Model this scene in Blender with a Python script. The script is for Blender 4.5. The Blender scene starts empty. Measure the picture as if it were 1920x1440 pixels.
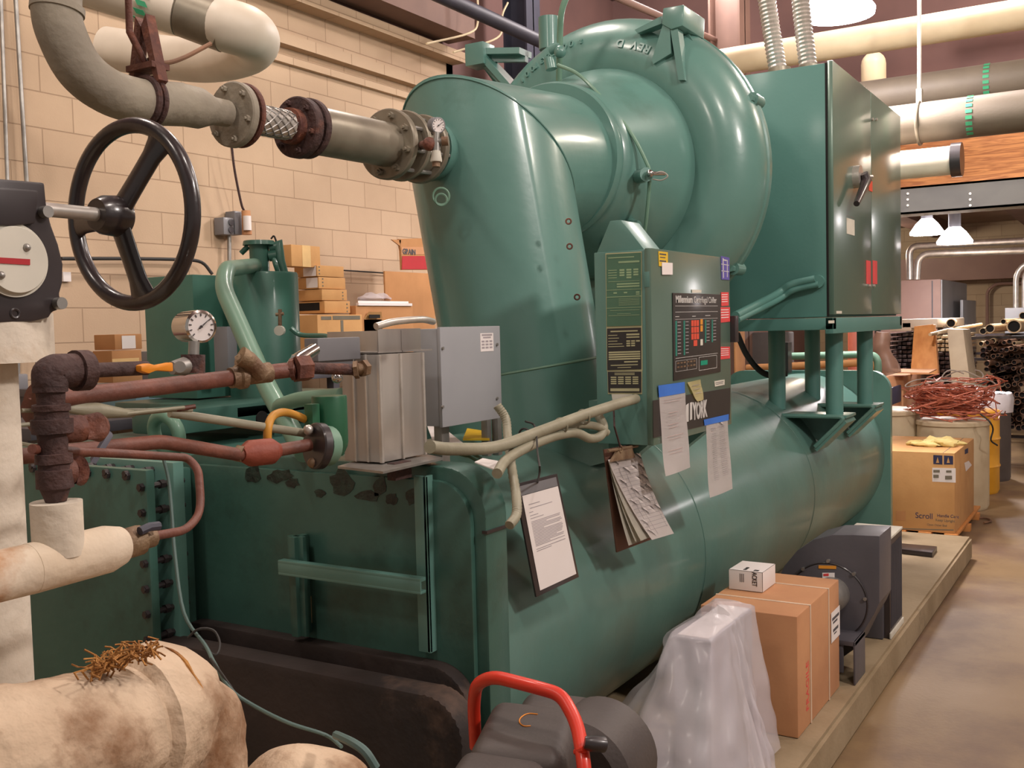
import bpy, bmesh, math, random
from mathutils import Vector, Matrix
from mathutils.geometry import tessellate_polygon
random.seed(7)
SC = bpy.context.scene
COL = SC.collection
# ------------------------------------------------------------------ camera
H = 1.65
VR = (2130.0, 585.0); VL = (-2200.0, 693.0)
a_ = (VR[0]-960, -(VR[1]-720)); b_ = (VL[0]-960, -(VL[1]-720))
F = math.sqrt(-(a_[0]*b_[0]+a_[1]*b_[1]))
xa = Vector((a_[0], a_[1], -F)).normalized()
ya = Vector((b_[0], b_[1], -F)).normalized()
za = xa.cross(ya).normalized()
R3 = Matrix((xa, ya, za))            # camera -> world
CAMP = Vector((0, 0, H))
cam = bpy.data.cameras.new('camera'); camo = bpy.data.objects.new('camera', cam)
COL.objects.link(camo)
cam.sensor_width = 36; cam.lens = F/1920*36; cam.clip_start = .05; cam.clip_end = 100
M4 = R3.to_4x4(); M4.translation = CAMP
camo.matrix_world = M4
SC.camera = camo

def ray(px, py): return R3 @ Vector((px-960, -(py-720), -F))
def P(px, py, X=None, Y=None, Z=None):
    d = ray(px, py)
    if X is not None: t = (X-CAMP.x)/d.x
    elif Y is not None: t = (Y-CAMP.y)/d.y
    else: t = (Z-CAMP.z)/d.z
    return CAMP+d*t
def V(px, py, d): return CAMP+ray(px, py)*(d/F)
def depth(p): return -((R3.transposed() @ (Vector(p)-CAMP)).z)
def rr(rp, d): return rp*d/F

# ------------------------------------------------------------------ materials
def srgb(r, g, b):
    f = lambda c: (c/255/12.92) if c/255 <= .04045 else ((c/255+.055)/1.055)**2.4
    return (f(r), f(g), f(b), 1)
MATS = {}
def mat(name, c1, c2=None, rough=.6, metal=0., scale=6., bump=0., bscale=60., coat=0., emit=None, estr=0, alpha=None, contrast=(.35, .65), stretch=(1, 1, 1), c3=None, s3=1.3, c3lim=(.55, .7), rvar=0.0, trans=0.0, detail=6):
    m = bpy.data.materials.new(name); m.use_nodes = True
    nt = m.node_tree; N = nt.nodes; L = nt.links
    b = N['Principled BSDF']
    b.inputs['Roughness'].default_value = rough; b.inputs['Metallic'].default_value = metal
    b.inputs['Coat Weight'].default_value = coat; b.inputs['Coat Roughness'].default_value = .15
    b.inputs['Transmission Weight'].default_value = trans
    tc = N.new('ShaderNodeTexCoord'); mp = N.new('ShaderNodeMapping')
    mp.inputs['Scale'].default_value = stretch
    L.new(tc.outputs['Object'], mp.inputs['Vector'])
    if c2 is None: c2 = tuple(x*.8 for x in c1[:3])+(1,)
    n = N.new('ShaderNodeTexNoise'); n.inputs['Scale'].default_value = scale; n.inputs['Detail'].default_value = detail
    L.new(mp.outputs[0], n.inputs['Vector'])
    r = N.new('ShaderNodeValToRGB')
    r.color_ramp.elements[0].position = contrast[0]; r.color_ramp.elements[0].color = c1
    r.color_ramp.elements[1].position = contrast[1]; r.color_ramp.elements[1].color = c2
    L.new(n.outputs['Fac'], r.inputs[0])
    out = r.outputs[0]
    if c3 is not None:
        n3 = N.new('ShaderNodeTexNoise'); n3.inputs['Scale'].default_value = s3; n3.inputs['Detail'].default_value = 8
        n3.inputs['Roughness'].default_value = .65
        L.new(mp.outputs[0], n3.inputs['Vector'])
        r3 = N.new('ShaderNodeValToRGB')
        r3.color_ramp.elements[0].position = c3lim[0]; r3.color_ramp.elements[0].color = (0, 0, 0, 1)
        r3.color_ramp.elements[1].position = c3lim[1]; r3.color_ramp.elements[1].color = (1, 1, 1, 1)
        L.new(n3.outputs['Fac'], r3.inputs[0])
        mx = N.new('ShaderNodeMix'); mx.data_type = 'RGBA'
        L.new(r3.outputs[0], mx.inputs['Factor']); L.new(out, mx.inputs['A']); mx.inputs['B'].default_value = c3
        out = mx.outputs['Result']
    L.new(out, b.inputs['Base Color'])
    if rvar:
        mr = N.new('ShaderNodeMapRange'); mr.inputs['To Min'].default_value = rough-rvar; mr.inputs['To Max'].default_value = rough+rvar
        L.new(n.outputs['Fac'], mr.inputs['Value']); L.new(mr.outputs[0], b.inputs['Roughness'])
    if bump:
        nb = N.new('ShaderNodeTexNoise'); nb.inputs['Scale'].default_value = bscale; nb.inputs['Detail'].default_value = 4
        L.new(mp.outputs[0], nb.inputs['Vector'])
        bu = N.new('ShaderNodeBump'); bu.inputs['Strength'].default_value = bump; bu.inputs['Distance'].default_value = .01
        L.new(nb.outputs['Fac'], bu.inputs['Height']); L.new(bu.outputs[0], b.inputs['Normal'])
    if emit: b.inputs['Emission Color'].default_value = emit; b.inputs['Emission Strength'].default_value = estr
    if alpha is not None: b.inputs['Alpha'].default_value = alpha
    MATS[name] = m
    return m
G = mat('green_enamel', srgb(98, 138, 129), srgb(86, 127, 118), rough=.34, scale=2.2, bump=.06, bscale=28, coat=.35, rvar=.06, c3=srgb(66, 100, 88), s3=1.7, c3lim=(.58, .8))
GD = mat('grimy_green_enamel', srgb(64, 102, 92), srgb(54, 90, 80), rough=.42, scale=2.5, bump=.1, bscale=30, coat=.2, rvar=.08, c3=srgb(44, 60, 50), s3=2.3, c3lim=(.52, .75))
GS = mat('dusty_green_shell_paint', srgb(90, 127, 118), srgb(80, 116, 107), rough=.4, scale=2.0, bump=.08, bscale=24, coat=.25, rvar=.08, c3=srgb(92, 108, 96), s3=1.2, c3lim=(.48, .75))
GT = mat('tank_green_paint', srgb(66, 114, 100), srgb(56, 100, 88), rough=.45, scale=3, coat=.2, bump=.05)
GP = mat('pale_green_pipe_paint', srgb(112, 148, 128), srgb(100, 136, 116), rough=.5, scale=5, coat=.2)
GC = mat('cabinet_green_paint', srgb(84, 132, 124), srgb(78, 124, 116), rough=.5, scale=1.5, coat=.1, bump=.04, bscale=60)
GCF = mat('satin_green_door_paint', srgb(98, 124, 110), srgb(92, 117, 104), rough=.28, scale=1.5, coat=.5, metal=.25, bump=.03, bscale=20)
GR = mat('green_casting_paint', srgb(30, 92, 62), srgb(26, 80, 54), rough=.45, scale=6, coat=.2)
MATT = mat
BLK = mat('black_paint', srgb(50, 43, 45), srgb(40, 34, 36), rough=.4, scale=8, coat=.25)
WHEELB = mat('black_enamel_cast_iron', srgb(44, 36, 38), srgb(34, 30, 32), rough=.32, scale=10, coat=.4, bump=.05, bscale=90)
INSB = mat('black_rubber_insulation', srgb(50, 39, 35), srgb(32, 26, 25), rough=.75, scale=3, bump=.5, bscale=14, c3=srgb(92, 72, 60), s3=2.6, c3lim=(.56, .72))
RUST = mat('rusty_iron', srgb(104, 64, 50), srgb(84, 48, 42), rough=.7, scale=22, bump=.4, bscale=90, c3=srgb(140, 84, 62), s3=14, c3lim=(.5, .7))
RUSTD = mat('dark_rusted_iron', srgb(76, 52, 48), srgb(54, 38, 38), rough=.75, scale=24, bump=.5, bscale=80, c3=srgb(110, 66, 50), s3=12, c3lim=(.55, .7))
RUSTR = mat('red_brown_pipe', srgb(120, 72, 58), srgb(96, 58, 48), rough=.55, scale=18, bump=.2, bscale=80)
ORG = mat('red_oxide_coating', srgb(150, 76, 56), srgb(134, 64, 48), rough=.6, scale=12, bump=.2)
BRZ = mat('weathered_bronze', srgb(140, 118, 92), srgb(112, 86, 66), rough=.55, metal=.35, scale=22, bump=.4, bscale=70)
GPIPE = mat('grey_pipe_insulation_paint', srgb(150, 142, 126), srgb(134, 126, 112), rough=.7, scale=7, bump=.5, bscale=26)
GPIPE2 = mat('grey_metal_pipe_paint', srgb(146, 138, 122), srgb(122, 114, 100), rough=.38, metal=.35, scale=8)
WINS = mat('white_canvas_insulation', srgb(218, 208, 192), srgb(202, 190, 172), rough=.8, scale=5, bump=.35, bscale=40, c3=srgb(176, 142, 100), s3=2.2, c3lim=(.58, .72))
WINSD = mat('stained_canvas_insulation', srgb(222, 210, 192), srgb(206, 188, 164), rough=.85, scale=5, bump=.6, bscale=22, c3=srgb(168, 112, 58), s3=3.2, c3lim=(.53, .66))
WINSB = mat('dirty_torn_insulation', srgb(212, 190, 164), srgb(168, 142, 116), rough=.9, scale=5, bump=1.0, bscale=26, c3=srgb(120, 84, 54), s3=5.5, c3lim=(.5, .66))
WPIPE = mat('white_pipe_jacket', srgb(222, 212, 196), srgb(208, 196, 178), rough=.5, scale=4)
ALU = mat('brushed_stainless_steel', srgb(196, 190, 182), srgb(156, 150, 146), rough=.3, metal=.55, scale=5, stretch=(1, 1, .15), bump=.1, bscale=8)
STL = mat('dull_zinc_steel', srgb(168, 165, 160), srgb(140, 138, 134), rough=.42, metal=.7, scale=14)
STLW = mat('galvanised_conduit', srgb(214, 208, 200), srgb(190, 184, 176), rough=.35, metal=.6, scale=14)
CHR = mat('shiny_chrome', srgb(210, 208, 204), rough=.15, metal=1)
GRY = mat('light_grey_enclosure_paint', srgb(158, 160, 164), srgb(150, 152, 156), rough=.5, scale=3, coat=.1)
GRYD = mat('mid_grey_metal_paint', srgb(122, 122, 126), srgb(112, 112, 116), rough=.5, scale=4, coat=.1)
BLW = mat('dark_grey_sheet_metal', srgb(84, 82, 88), srgb(74, 72, 78), rough=.5, scale=4, coat=.1, bump=.05)
CONDU = mat('beige_sealed_conduit', srgb(150, 146, 126), srgb(132, 128, 108), rough=.5, scale=12, bump=.1)
CONDR = mat('white_flexible_conduit', srgb(178, 174, 168), srgb(160, 156, 150), rough=.5, metal=.2, scale=10)
PAP = mat('white_paper', srgb(232, 226, 224), srgb(226, 218, 214), rough=.8, scale=3)
PAPO = mat('off_white_label', srgb(214, 210, 196), rough=.7)
INK = mat('dark_ink', srgb(84, 80, 84), rough=.8)
INKL = mat('light_grey_ink', srgb(172, 164, 168), rough=.8)
INKP = mat('pinkish_ink', srgb(200, 178, 174), rough=.8)
TAPE = mat('blue_masking_tape', srgb(58, 116, 206), srgb(50, 104, 192), rough=.6)
YEL = mat('yellow_sticker', srgb(238, 196, 48), rough=.6)
ORNG = mat('orange_yellow_grip', srgb(226, 142, 36), srgb(212, 128, 30), rough=.45, scale=8)
YORG = mat('yellow_hose_rubber', srgb(204, 146, 54), srgb(190, 130, 46), rough=.5)
RED = mat('red_paint', srgb(218, 54, 30), srgb(204, 46, 26), rough=.4, coat=.3)
REDS = mat('red_label', srgb(222, 74, 74), rough=.6)
REDP = mat('printed_red_panel', srgb(178, 36, 44), rough=.7)
PUR = mat('violet_blue_label', srgb(92, 84, 160), rough=.6)
PLT = mat('dark_plate_ink', srgb(50, 46, 44), rough=.45, coat=.2)
PLG = mat('green_plate_print', srgb(78, 116, 92), rough=.45, coat=.2)
PLL = mat('plate_cream_lines', srgb(186, 182, 142), rough=.6)
PLGL = mat('plate_pale_green_lines', srgb(150, 176, 136), rough=.6)
TEAL = mat('teal_key_print', srgb(40, 128, 112), rough=.5)
LED = mat('teal_display_window', srgb(20, 150, 120), rough=.3)
KEYR = mat('orange_red_key_print', srgb(222, 84, 60), rough=.5)
KEYO = mat('amber_key_print', srgb(224, 150, 50), rough=.5)
WLET = mat('silver_white_lettering', srgb(208, 206, 202), rough=.5)
CRD = mat('cardboard', srgb(202, 154, 98), srgb(190, 142, 88), rough=.85, scale=5, bump=.05)
CRD2 = mat('brown_cardboard', srgb(184, 132, 84), srgb(172, 122, 76), rough=.85, scale=5, bump=.05)
CRD3 = mat('tan_pink_cardboard', srgb(196, 144, 102), srgb(182, 130, 92), rough=.85, scale=4, bump=.05)
CRDP = mat('pale_carton_print', srgb(228, 190, 130), rough=.8)
CRDD = mat('grey_carton_print', srgb(120, 112, 96), rough=.85)
BLUEB = mat('pale_blue_carton', srgb(128, 168, 182), srgb(118, 156, 170), rough=.7)
PLB = mat('charcoal_plastic', srgb(74, 67, 64), srgb(64, 57, 55), rough=.55, scale=6, bump=.1, bscale=120)
DRUMW = mat('off_white_plastic_drum', srgb(206, 190, 160), srgb(190, 172, 142), rough=.5, scale=5)
DRUMY = mat('yellow_drum_paint', srgb(222, 160, 42), srgb(206, 146, 36), rough=.45, scale=5)
BINM = mat('grey_bin_plastic', srgb(88, 80, 78), rough=.6)
BAGW = mat('white_plastic_liner', srgb(212, 206, 210), rough=.35, coat=.3)
COP = mat('copper_wire', srgb(212, 128, 102), srgb(172, 96, 76), rough=.45, scale=20, metal=.2)
WIREG = mat('grey_wire', srgb(170, 160, 150), rough=.5)
WIREB = mat('black_cable', srgb(40, 38, 36), rough=.6)
WIRET = mat('teal_cable', srgb(84, 108, 104), rough=.6)
WOOD = mat('timber_board', srgb(206, 142, 78), srgb(190, 124, 64), rough=.65, scale=3, stretch=(6, 6, .7), bump=.05)
PIPEL = mat('light_scrap_pipe', srgb(206, 186, 150), srgb(180, 156, 122), rough=.5, metal=.2, scale=6)
PIPED = mat('rusty_scrap_pipe', srgb(142, 106, 82), srgb(98, 74, 58), rough=.6, metal=.3, scale=8)
DARKV = mat('dark_hollow', srgb(20, 16, 15), rough=.9)
BIGP = mat('grey_brown_pipe_insulation', srgb(108, 98, 84), srgb(98, 88, 76), rough=.6, scale=3, bump=.1, bscale=60)
PCREAM = mat('cream_pipe_jacket', srgb(222, 204, 170), srgb(206, 186, 150), rough=.5, scale=3)
GREENM = mat('green_arrow_band', srgb(60, 158, 112), rough=.6)
BEAMS = mat('grey_steel_beam', srgb(104, 104, 100), srgb(94, 94, 92), rough=.6, scale=3)
DSTEEL = mat('dark_blue_steel', srgb(58, 58, 72), srgb(48, 48, 60), rough=.55, scale=4)
SHADE = mat('lamp_reflector', srgb(200, 200, 200), rough=.3, metal=.6)
LAMP = mat('glowing_lamp', (1, 1, 1, 1), emit=(1, .93, .96, 1), estr=14)
BRNP = mat('brown_column_paint', srgb(120, 92, 80), srgb(108, 82, 72), rough=.7, scale=3)
FARC = mat('taupe_cabinet_paint', srgb(142, 112, 100), srgb(134, 104, 94), rough=.55, scale=3)
PLASTIC = mat('clear_poly_sheet', srgb(236, 232, 238), srgb(222, 216, 224), rough=.36, scale=4, bump=.25, bscale=12, alpha=.42, coat=.25)
FOIL = mat('silver_metal_under_sheet', srgb(176, 172, 178), rough=.4, metal=.2)
CONC = mat('pad_concrete', srgb(156, 138, 110), srgb(136, 118, 90), rough=.85, scale=3, bump=.25, bscale=40, c3=srgb(112, 96, 74), s3=2.6, c3lim=(.55, .72))
FLOORM = mat('floor_concrete', srgb(138, 114, 82), srgb(120, 98, 70), rough=.55, scale=1.6, bump=.12, bscale=50, c3=srgb(108, 84, 66), s3=1.6, c3lim=(.47, .68), rvar=.08)
BRNW = mat('brown_painted_wall', srgb(124, 92, 86), srgb(110, 82, 78), rough=.8, scale=1.5)
CEILM = mat('dark_ceiling_deck', srgb(104, 80, 76), srgb(92, 72, 68), rough=.8, scale=1.5)
CEILF = mat('tan_roof_deck', srgb(150, 128, 110), srgb(136, 116, 100), rough=.8, scale=1.5)

def brickmat(name, c1, c2, mortar, w=.406, h=.203, bump=.5, axis='X'):
    m = bpy.data.materials.new(name); m.use_nodes = True
    nt = m.node_tree; N = nt.nodes; L = nt.links; b = N['Principled BSDF']
    b.inputs['Roughness'].default_value = .8
    tc = N.new('ShaderNodeTexCoord'); sp = N.new('ShaderNodeSeparateXYZ'); cb = N.new('ShaderNodeCombineXYZ')
    L.new(tc.outputs['Object'], sp.inputs[0]); L.new(sp.outputs[axis], cb.inputs['X']); L.new(sp.outputs['Z'], cb.inputs['Y'])
    br = N.new('ShaderNodeTexBrick'); br.inputs['Scale'].default_value = 1
    br.inputs['Brick Width'].default_value = w; br.inputs['Row Height'].default_value = h
    br.inputs['Mortar Size'].default_value = .0045; br.inputs['Mortar Smooth'].default_value = .5
    br.inputs['Color1'].default_value = c1; br.inputs['Color2'].default_value = c2; br.inputs['Mortar'].default_value = mortar
    L.new(cb.outputs[0], br.inputs['Vector'])
    n = N.new('ShaderNodeTexNoise'); n.inputs['Scale'].default_value = 1.3; n.inputs['Detail'].default_value = 6
    L.new(tc.outputs['Object'], n.inputs['Vector'])
    mx = N.new('ShaderNodeMix'); mx.data_type = 'RGBA'; mx.blend_type = 'MULTIPLY'; mx.inputs['Factor'].default_value = .5
    rp = N.new('ShaderNodeValToRGB'); rp.color_ramp.elements[0].position = .3; rp.color_ramp.elements[0].color = (.72, .68, .66, 1)
    rp.color_ramp.elements[1].position = .6; rp.color_ramp.elements[1].color = (1, 1, 1, 1)
    L.new(n.outputs['Fac'], rp.inputs[0]); L.new(br.outputs['Color'], mx.inputs['A']); L.new(rp.outputs[0], mx.inputs['B'])
    L.new(mx.outputs['Result'], b.inputs['Base Color'])
    bu = N.new('ShaderNodeBump'); bu.inputs['Strength'].default_value = bump; bu.inputs['Distance'].default_value = .006; bu.invert = True
    L.new(br.outputs['Fac'], bu.inputs['Height'])
    nb = N.new('ShaderNodeTexNoise'); nb.inputs['Scale'].default_value = 90
    L.new(tc.outputs['Object'], nb.inputs['Vector'])
    bu2 = N.new('ShaderNodeBump'); bu2.inputs['Strength'].default_value = .25; bu2.inputs['Distance'].default_value = .003
    L.new(nb.outputs['Fac'], bu2.inputs['Height']); L.new(bu.outputs[0], bu2.inputs['Normal']); L.new(bu2.outputs[0], b.inputs['Normal'])
    return m
WALLM = brickmat('painted_block_wall', srgb(196, 170, 142), srgb(190, 164, 136), srgb(164, 138, 112))
WALLF = brickmat('far_block_wall', srgb(182, 162, 134), srgb(176, 156, 128), srgb(152, 132, 106), axis='Y')
def woodbeam():
    m = bpy.data.materials.new('laminated_timber'); m.use_nodes = True
    nt = m.node_tree; N = nt.nodes; L = nt.links; b = N['Principled BSDF']; b.inputs['Roughness'].default_value = .6
    tc = N.new('ShaderNodeTexCoord'); mp = N.new('ShaderNodeMapping'); mp.inputs['Scale'].default_value = (1, .35, 5)
    L.new(tc.outputs['Object'], mp.inputs[0])
    w = N.new('ShaderNodeTexNoise'); w.inputs['Scale'].default_value = 7; w.inputs['Detail'].default_value = 8; w.inputs['Distortion'].default_value = 1.5
    L.new(mp.outputs[0], w.inputs['Vector'])
    r = N.new('ShaderNodeValToRGB'); r.color_ramp.elements[0].position = .4; r.color_ramp.elements[0].color = srgb(164, 102, 58)
    r.color_ramp.elements[1].position = .6; r.color_ramp.elements[1].color = srgb(212, 146, 88)
    L.new(w.outputs['Fac'], r.inputs[0]); L.new(r.outputs[0], b.inputs['Base Color'])
    return m
GLULAM = woodbeam()

# ------------------------------------------------------------------ mesh helpers
class MB:
    def __init__(s): s.bm = bmesh.new()
    def box(s, x0, x1, y0, y1, z0, z1, bev=0):
        if x0 > x1: x0, x1 = x1, x0
        if y0 > y1: y0, y1 = y1, y0
        if z0 > z1: z0, z1 = z1, z0
        b = bmesh.new()
        vs = [b.verts.new((x, y, z)) for x in (x0, x1) for y in (y0, y1) for z in (z0, z1)]
        for f in ((0, 1, 3, 2), (4, 6, 7, 5), (0, 4, 5, 1), (2, 3, 7, 6), (0, 2, 6, 4), (1, 5, 7, 3)):
            b.faces.new([vs[i] for i in f])
        if bev: bmesh.ops.bevel(b, geom=list(b.edges), offset=bev, segments=2, affect='EDGES', profile=.6)
        s.add(b); return s
    def add(s, b, mtx=None):
        if mtx is not None: bmesh.ops.transform(b, matrix=mtx, verts=b.verts)
        me = bpy.data.meshes.new('tmp'); b.to_mesh(me); b.free(); s.bm.from_mesh(me); bpy.data.meshes.remove(me)
        return s
    def obox(s, c, hx, hy, hz, rot=None, bev=0):
        t = MB(); t.box(-hx, hx, -hy, hy, -hz, hz, bev)
        m = (rot.to_4x4() if rot is not None else Matrix.Identity(4)); m = Matrix.Translation(Vector(c)) @ m
        return s.add(t.bm, m)
    def prism(s, pts, vec, bev=0):
        vec = Vector(vec); pts = [Vector(p) for p in pts]
        b = bmesh.new()
        v0 = [b.verts.new(p) for p in pts]; v1 = [b.verts.new(p+vec) for p in pts]
        n = len(pts)
        b.faces.new(v0); b.faces.new(v1[::-1])
        for i in range(n): b.faces.new((v0[i], v1[i], v1[(i+1) % n], v0[(i+1) % n]))
        bmesh.ops.recalc_face_normals(b, faces=b.faces)
        if bev: bmesh.ops.bevel(b, geom=list(b.edges), offset=bev, segments=2, affect='EDGES', profile=.6)
        return s.add(b)
    def tube(s, pts, r, seg=16, caps=True, closed=False):
        pts = [Vector(p) for p in pts]; n = len(pts)
        rs = r if isinstance(r, (list, tuple)) else [r]*n
        T = [(pts[(i+1) % n]-pts[i]).normalized() for i in range(n if closed else n-1)]
        u = T[0].orthogonal().normalized(); frames = [u]
        for i in range(1, len(T)):
            q = T[i-1].rotation_difference(T[i]); u = (q @ frames[-1]).normalized(); u = (u-T[i]*u.dot(T[i])).normalized(); frames.append(u)
        rings = []
        for i in range(n):
            if closed: t0 = T[i-1]; t1 = T[i]; u = frames[i-1] if i else frames[0]
            elif i == 0: t0 = t1 = T[0]; u = frames[0]
            elif i == n-1: t0 = t1 = T[-1]; u = frames[-1]
            else: t0 = T[i-1]; t1 = T[i]; u = frames[i-1]
            if closed and i == 0: t0 = t1 = (T[-1]+T[0]).normalized(); u = (u-t0*u.dot(t0)).normalized()
            w = t0.cross(u); b = (t0+t1).normalized() if (t0+t1).length > 1e-6 else t0
            ring = []
            for k in range(seg):
                an = 2*math.pi*k/seg; o = (u*math.cos(an)+w*math.sin(an))*rs[i]
                den = t0.dot(b); o = o+t0*(-(o.dot(b))/den if den > .2 else 0)
                ring.append(s.bm.verts.new(pts[i]+o))
            rings.append(ring)
        m = n if closed else n-1
        for i in range(m):
            A = rings[i]; B = rings[(i+1) % n]
            off = 0
            if closed and i == n-1:
                off = min(range(seg), key=lambda k: (A[0].co-B[k].co).length)
            for k in range(seg):
                s.bm.faces.new((A[k], A[(k+1) % seg], B[(k+1+off) % seg], B[(k+off) % seg]))
        if caps and not closed:
            s.bm.faces.new(rings[0][::-1]); s.bm.faces.new(rings[-1])
        return s
    def lathe(s, o, ax, prof, seg=32, caps=True):
        o = Vector(o); ax = Vector(ax).normalized(); u = ax.orthogonal().normalized(); w = ax.cross(u)
        rings = []
        for t, r in prof:
            if r < 1e-6: rings.append([s.bm.verts.new(o+ax*t)])
            else: rings.append([s.bm.verts.new(o+ax*t+(u*math.cos(2*math.pi*k/seg)+w*math.sin(2*math.pi*k/seg))*r) for k in range(seg)])
        for A, B in zip(rings, rings[1:]):
            for k in range(seg):
                if len(A) == 1 and len(B) == 1: continue
                if len(A) == 1: s.bm.faces.new((A[0], B[(k+1) % seg], B[k]))
                elif len(B) == 1: s.bm.faces.new((A[k], A[(k+1) % seg], B[0]))
                else: s.bm.faces.new((A[k], A[(k+1) % seg], B[(k+1) % seg], B[k]))
        if caps:
            if len(rings[0]) > 1: s.bm.faces.new(rings[0][::-1])
            if len(rings[-1]) > 1: s.bm.faces.new(rings[-1])
        return s
    def cyl(s, p0, p1, r, seg=20, r1=None):
        p0 = Vector(p0); p1 = Vector(p1)
        return s.lathe(p0, p1-p0, [(0, r), ((p1-p0).length, r if r1 is None else r1)], seg)
    def torus(s, c, ax, R, r, seg=48, sub=12, a0=0, a1=360):
        c = Vector(c); ax = Vector(ax).normalized(); u = ax.orthogonal().normalized(); w = ax.cross(u)
        full = abs(a1-a0) >= 360
        n = seg if full else seg+1
        pts = [c+(u*math.cos(math.radians(a0+(a1-a0)*k/seg))+w*math.sin(math.radians(a0+(a1-a0)*k/seg)))*R for k in range(n)]
        return s.tube(pts, r, sub, closed=full)
    def ball(s, c, rx, ry=None, rz=None, seg=20):
        b = bmesh.new(); bmesh.ops.create_uvsphere(b, u_segments=seg, v_segments=seg//2, radius=1)
        return s.add(b, Matrix.Translation(Vector(c)) @ Matrix.Diagonal((rx, ry or rx, rz or rx, 1)))
    def hexbolt(s, p, ax, r, h):
        p = Vector(p); ax = Vector(ax).normalized()
        return s.lathe(p, ax, [(0, r), (h, r)], 6)
    def jitter(s, amt, fr=6.0):
        from mathutils import noise
        s.bm.normal_update()
        for v in s.bm.verts:
            v.co += v.normal*noise.noise(v.co*fr)*amt
        return s
    def build(s, name, m, parent=None, label=None, sm=.65, **kw):
        bmesh.ops.recalc_face_normals(s.bm, faces=s.bm.faces)
        org = ROOTLOC.get(parent.name, None) if parent else None
        if parent is None:
            # own origin at base centre
            xs = [v.co for v in s.bm.verts]
            mn = Vector([min(c[i] for c in xs) for i in range(3)]); mxx = Vector([max(c[i] for c in xs) for i in range(3)])
            org = Vector(((mn.x+mxx.x)/2, (mn.y+mxx.y)/2, mn.z))
        if kw.get('keep'): org = Vector((0, 0, 0))
        bmesh.ops.translate(s.bm, vec=-org, verts=s.bm.verts)
        me = bpy.data.meshes.new(name); s.bm.to_mesh(me); s.bm.free()
        if sm:
            me.shade_smooth(); me.set_sharp_from_angle(angle=sm)
        me.materials.append(m)
        o = bpy.data.objects.new(name, me); COL.objects.link(o)
        if parent: o.parent = parent; ROOTLOC[o.name] = org
        else: o.location = org; ROOTLOC[o.name] = org
        if label: o['label'] = label
        return o
ROOTLOC = {}
def T(name, label, cat, loc, group=None):
    o = bpy.data.objects.new(name, None); COL.objects.link(o); o.location = loc; o.empty_display_size = .05
    ROOTLOC[o.name] = Vector(loc); o['label'] = label; o['category'] = cat
    if group: o['group'] = group
    return o
def tag(o, label, cat, group=None, kind=None):
    o['label'] = label; o['category'] = cat
    if group: o['group'] = group
    if kind: o['kind'] = kind
    return o
def struct(o, label=None):
    o['kind'] = 'structure'
    if label: o['label'] = label
    return o
def fillet(pts, r, n=5):
    pts = [Vector(p) for p in pts]; out = [pts[0]]
    for i in range(1, len(pts)-1):
        a = pts[i-1]-pts[i]; b = pts[i+1]-pts[i]
        rad = min(r, a.length*.45, b.length*.45)
        p0 = pts[i]+a.normalized()*rad; p1 = pts[i]+b.normalized()*rad
        for k in range(n+1):
            t = k/n; out.append(p0*(1-t)**2+pts[i]*2*t*(1-t)+p1*t*t)
    out.append(pts[-1]); return out
def spline(pts, n=6):
    pts = [Vector(p) for p in pts]; q = [pts[0]*2-pts[1]]+pts+[pts[-1]*2-pts[-2]]; out = []
    for i in range(1, len(q)-2):
        for k in range(n):
            t = k/n; a, b, c, d = q[i-1], q[i], q[i+1], q[i+2]
            out.append(.5*((2*b)+(c-a)*t+(2*a-5*b+4*c-d)*t*t+(3*b-a-3*c+d)*t*t*t))
    out.append(pts[-1]); return out
def BX(pl, pc, pr_, yt, yb, Y=None, X=None, z0=None):
    c = P(pc, yb, X=X, Y=Y); X0 = c.x; Y0 = c.y
    Y1 = P(pl, yb, X=X0).y; X1 = P(pr_, yb, Y=Y0).x; Z1 = P(pc, yt, X=X0).z
    return X0, X1, Y0, Y1, (c.z if z0 is None else z0), Z1
def text(name, s_, m, parent, org, xdir, ydir, size, ext=.0008, label=None, bold=0.0, align='LEFT', sx=1.0):
    cu = bpy.data.curves.new('t', 'FONT'); cu.body = s_; cu.size = size; cu.extrude = ext; cu.offset = bold; cu.align_x = align
    ob = bpy.data.objects.new('t', cu); COL.objects.link(ob)
    dg = bpy.context.evaluated_depsgraph_get(); dg.update()
    me = bpy.data.meshes.new_from_object(ob.evaluated_get(dg)); bpy.data.objects.remove(ob)
    xd = Vector(xdir).normalized(); yd = Vector(ydir).normalized(); zd = xd.cross(yd)
    mt = Matrix((xd*sx, yd, zd)).transposed().to_4x4(); mt.translation = Vector(org)-ROOTLOC[parent.name]
    me.transform(mt); me.name = name; me.materials.clear(); me.materials.append(m)
    o = bpy.data.objects.new(name, me); COL.objects.link(o); o.parent = parent; ROOTLOC[o.name] = ROOTLOC[parent.name]
    if label: o['label'] = label
    return o
XD = Vector((1, 0, 0)); YD = Vector((0, 1, 0)); ZD = Vector((0, 0, 1))
def plate(mb, p00, p10, p11, p01, th, nrm):
    nrm = Vector(nrm).normalized()*th
    return mb.prism([p00, p10, p11, p01], nrm)
def uv(c00, c10, c11, c01):
    c00, c10, c11, c01 = map(Vector, (c00, c10, c11, c01))
    return lambda u, v: c00*(1-u)*(1-v)+c10*u*(1-v)+c11*u*v+c01*(1-u)*v
def strips(mb, f, rects, th, nrm):
    for (u0, v0, u1, v1) in rects:
        k = max(1, int(math.ceil((v1-v0)/.07))) if getattr(f, 'curved', False) else 1
        for i in range(k):
            a = v0+(v1-v0)*i/k; b = v0+(v1-v0)*(i+1)/k
            plate(mb, f(u0, a), f(u1, a), f(u1, b), f(u0, b), th, nrm)
    return mb
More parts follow.
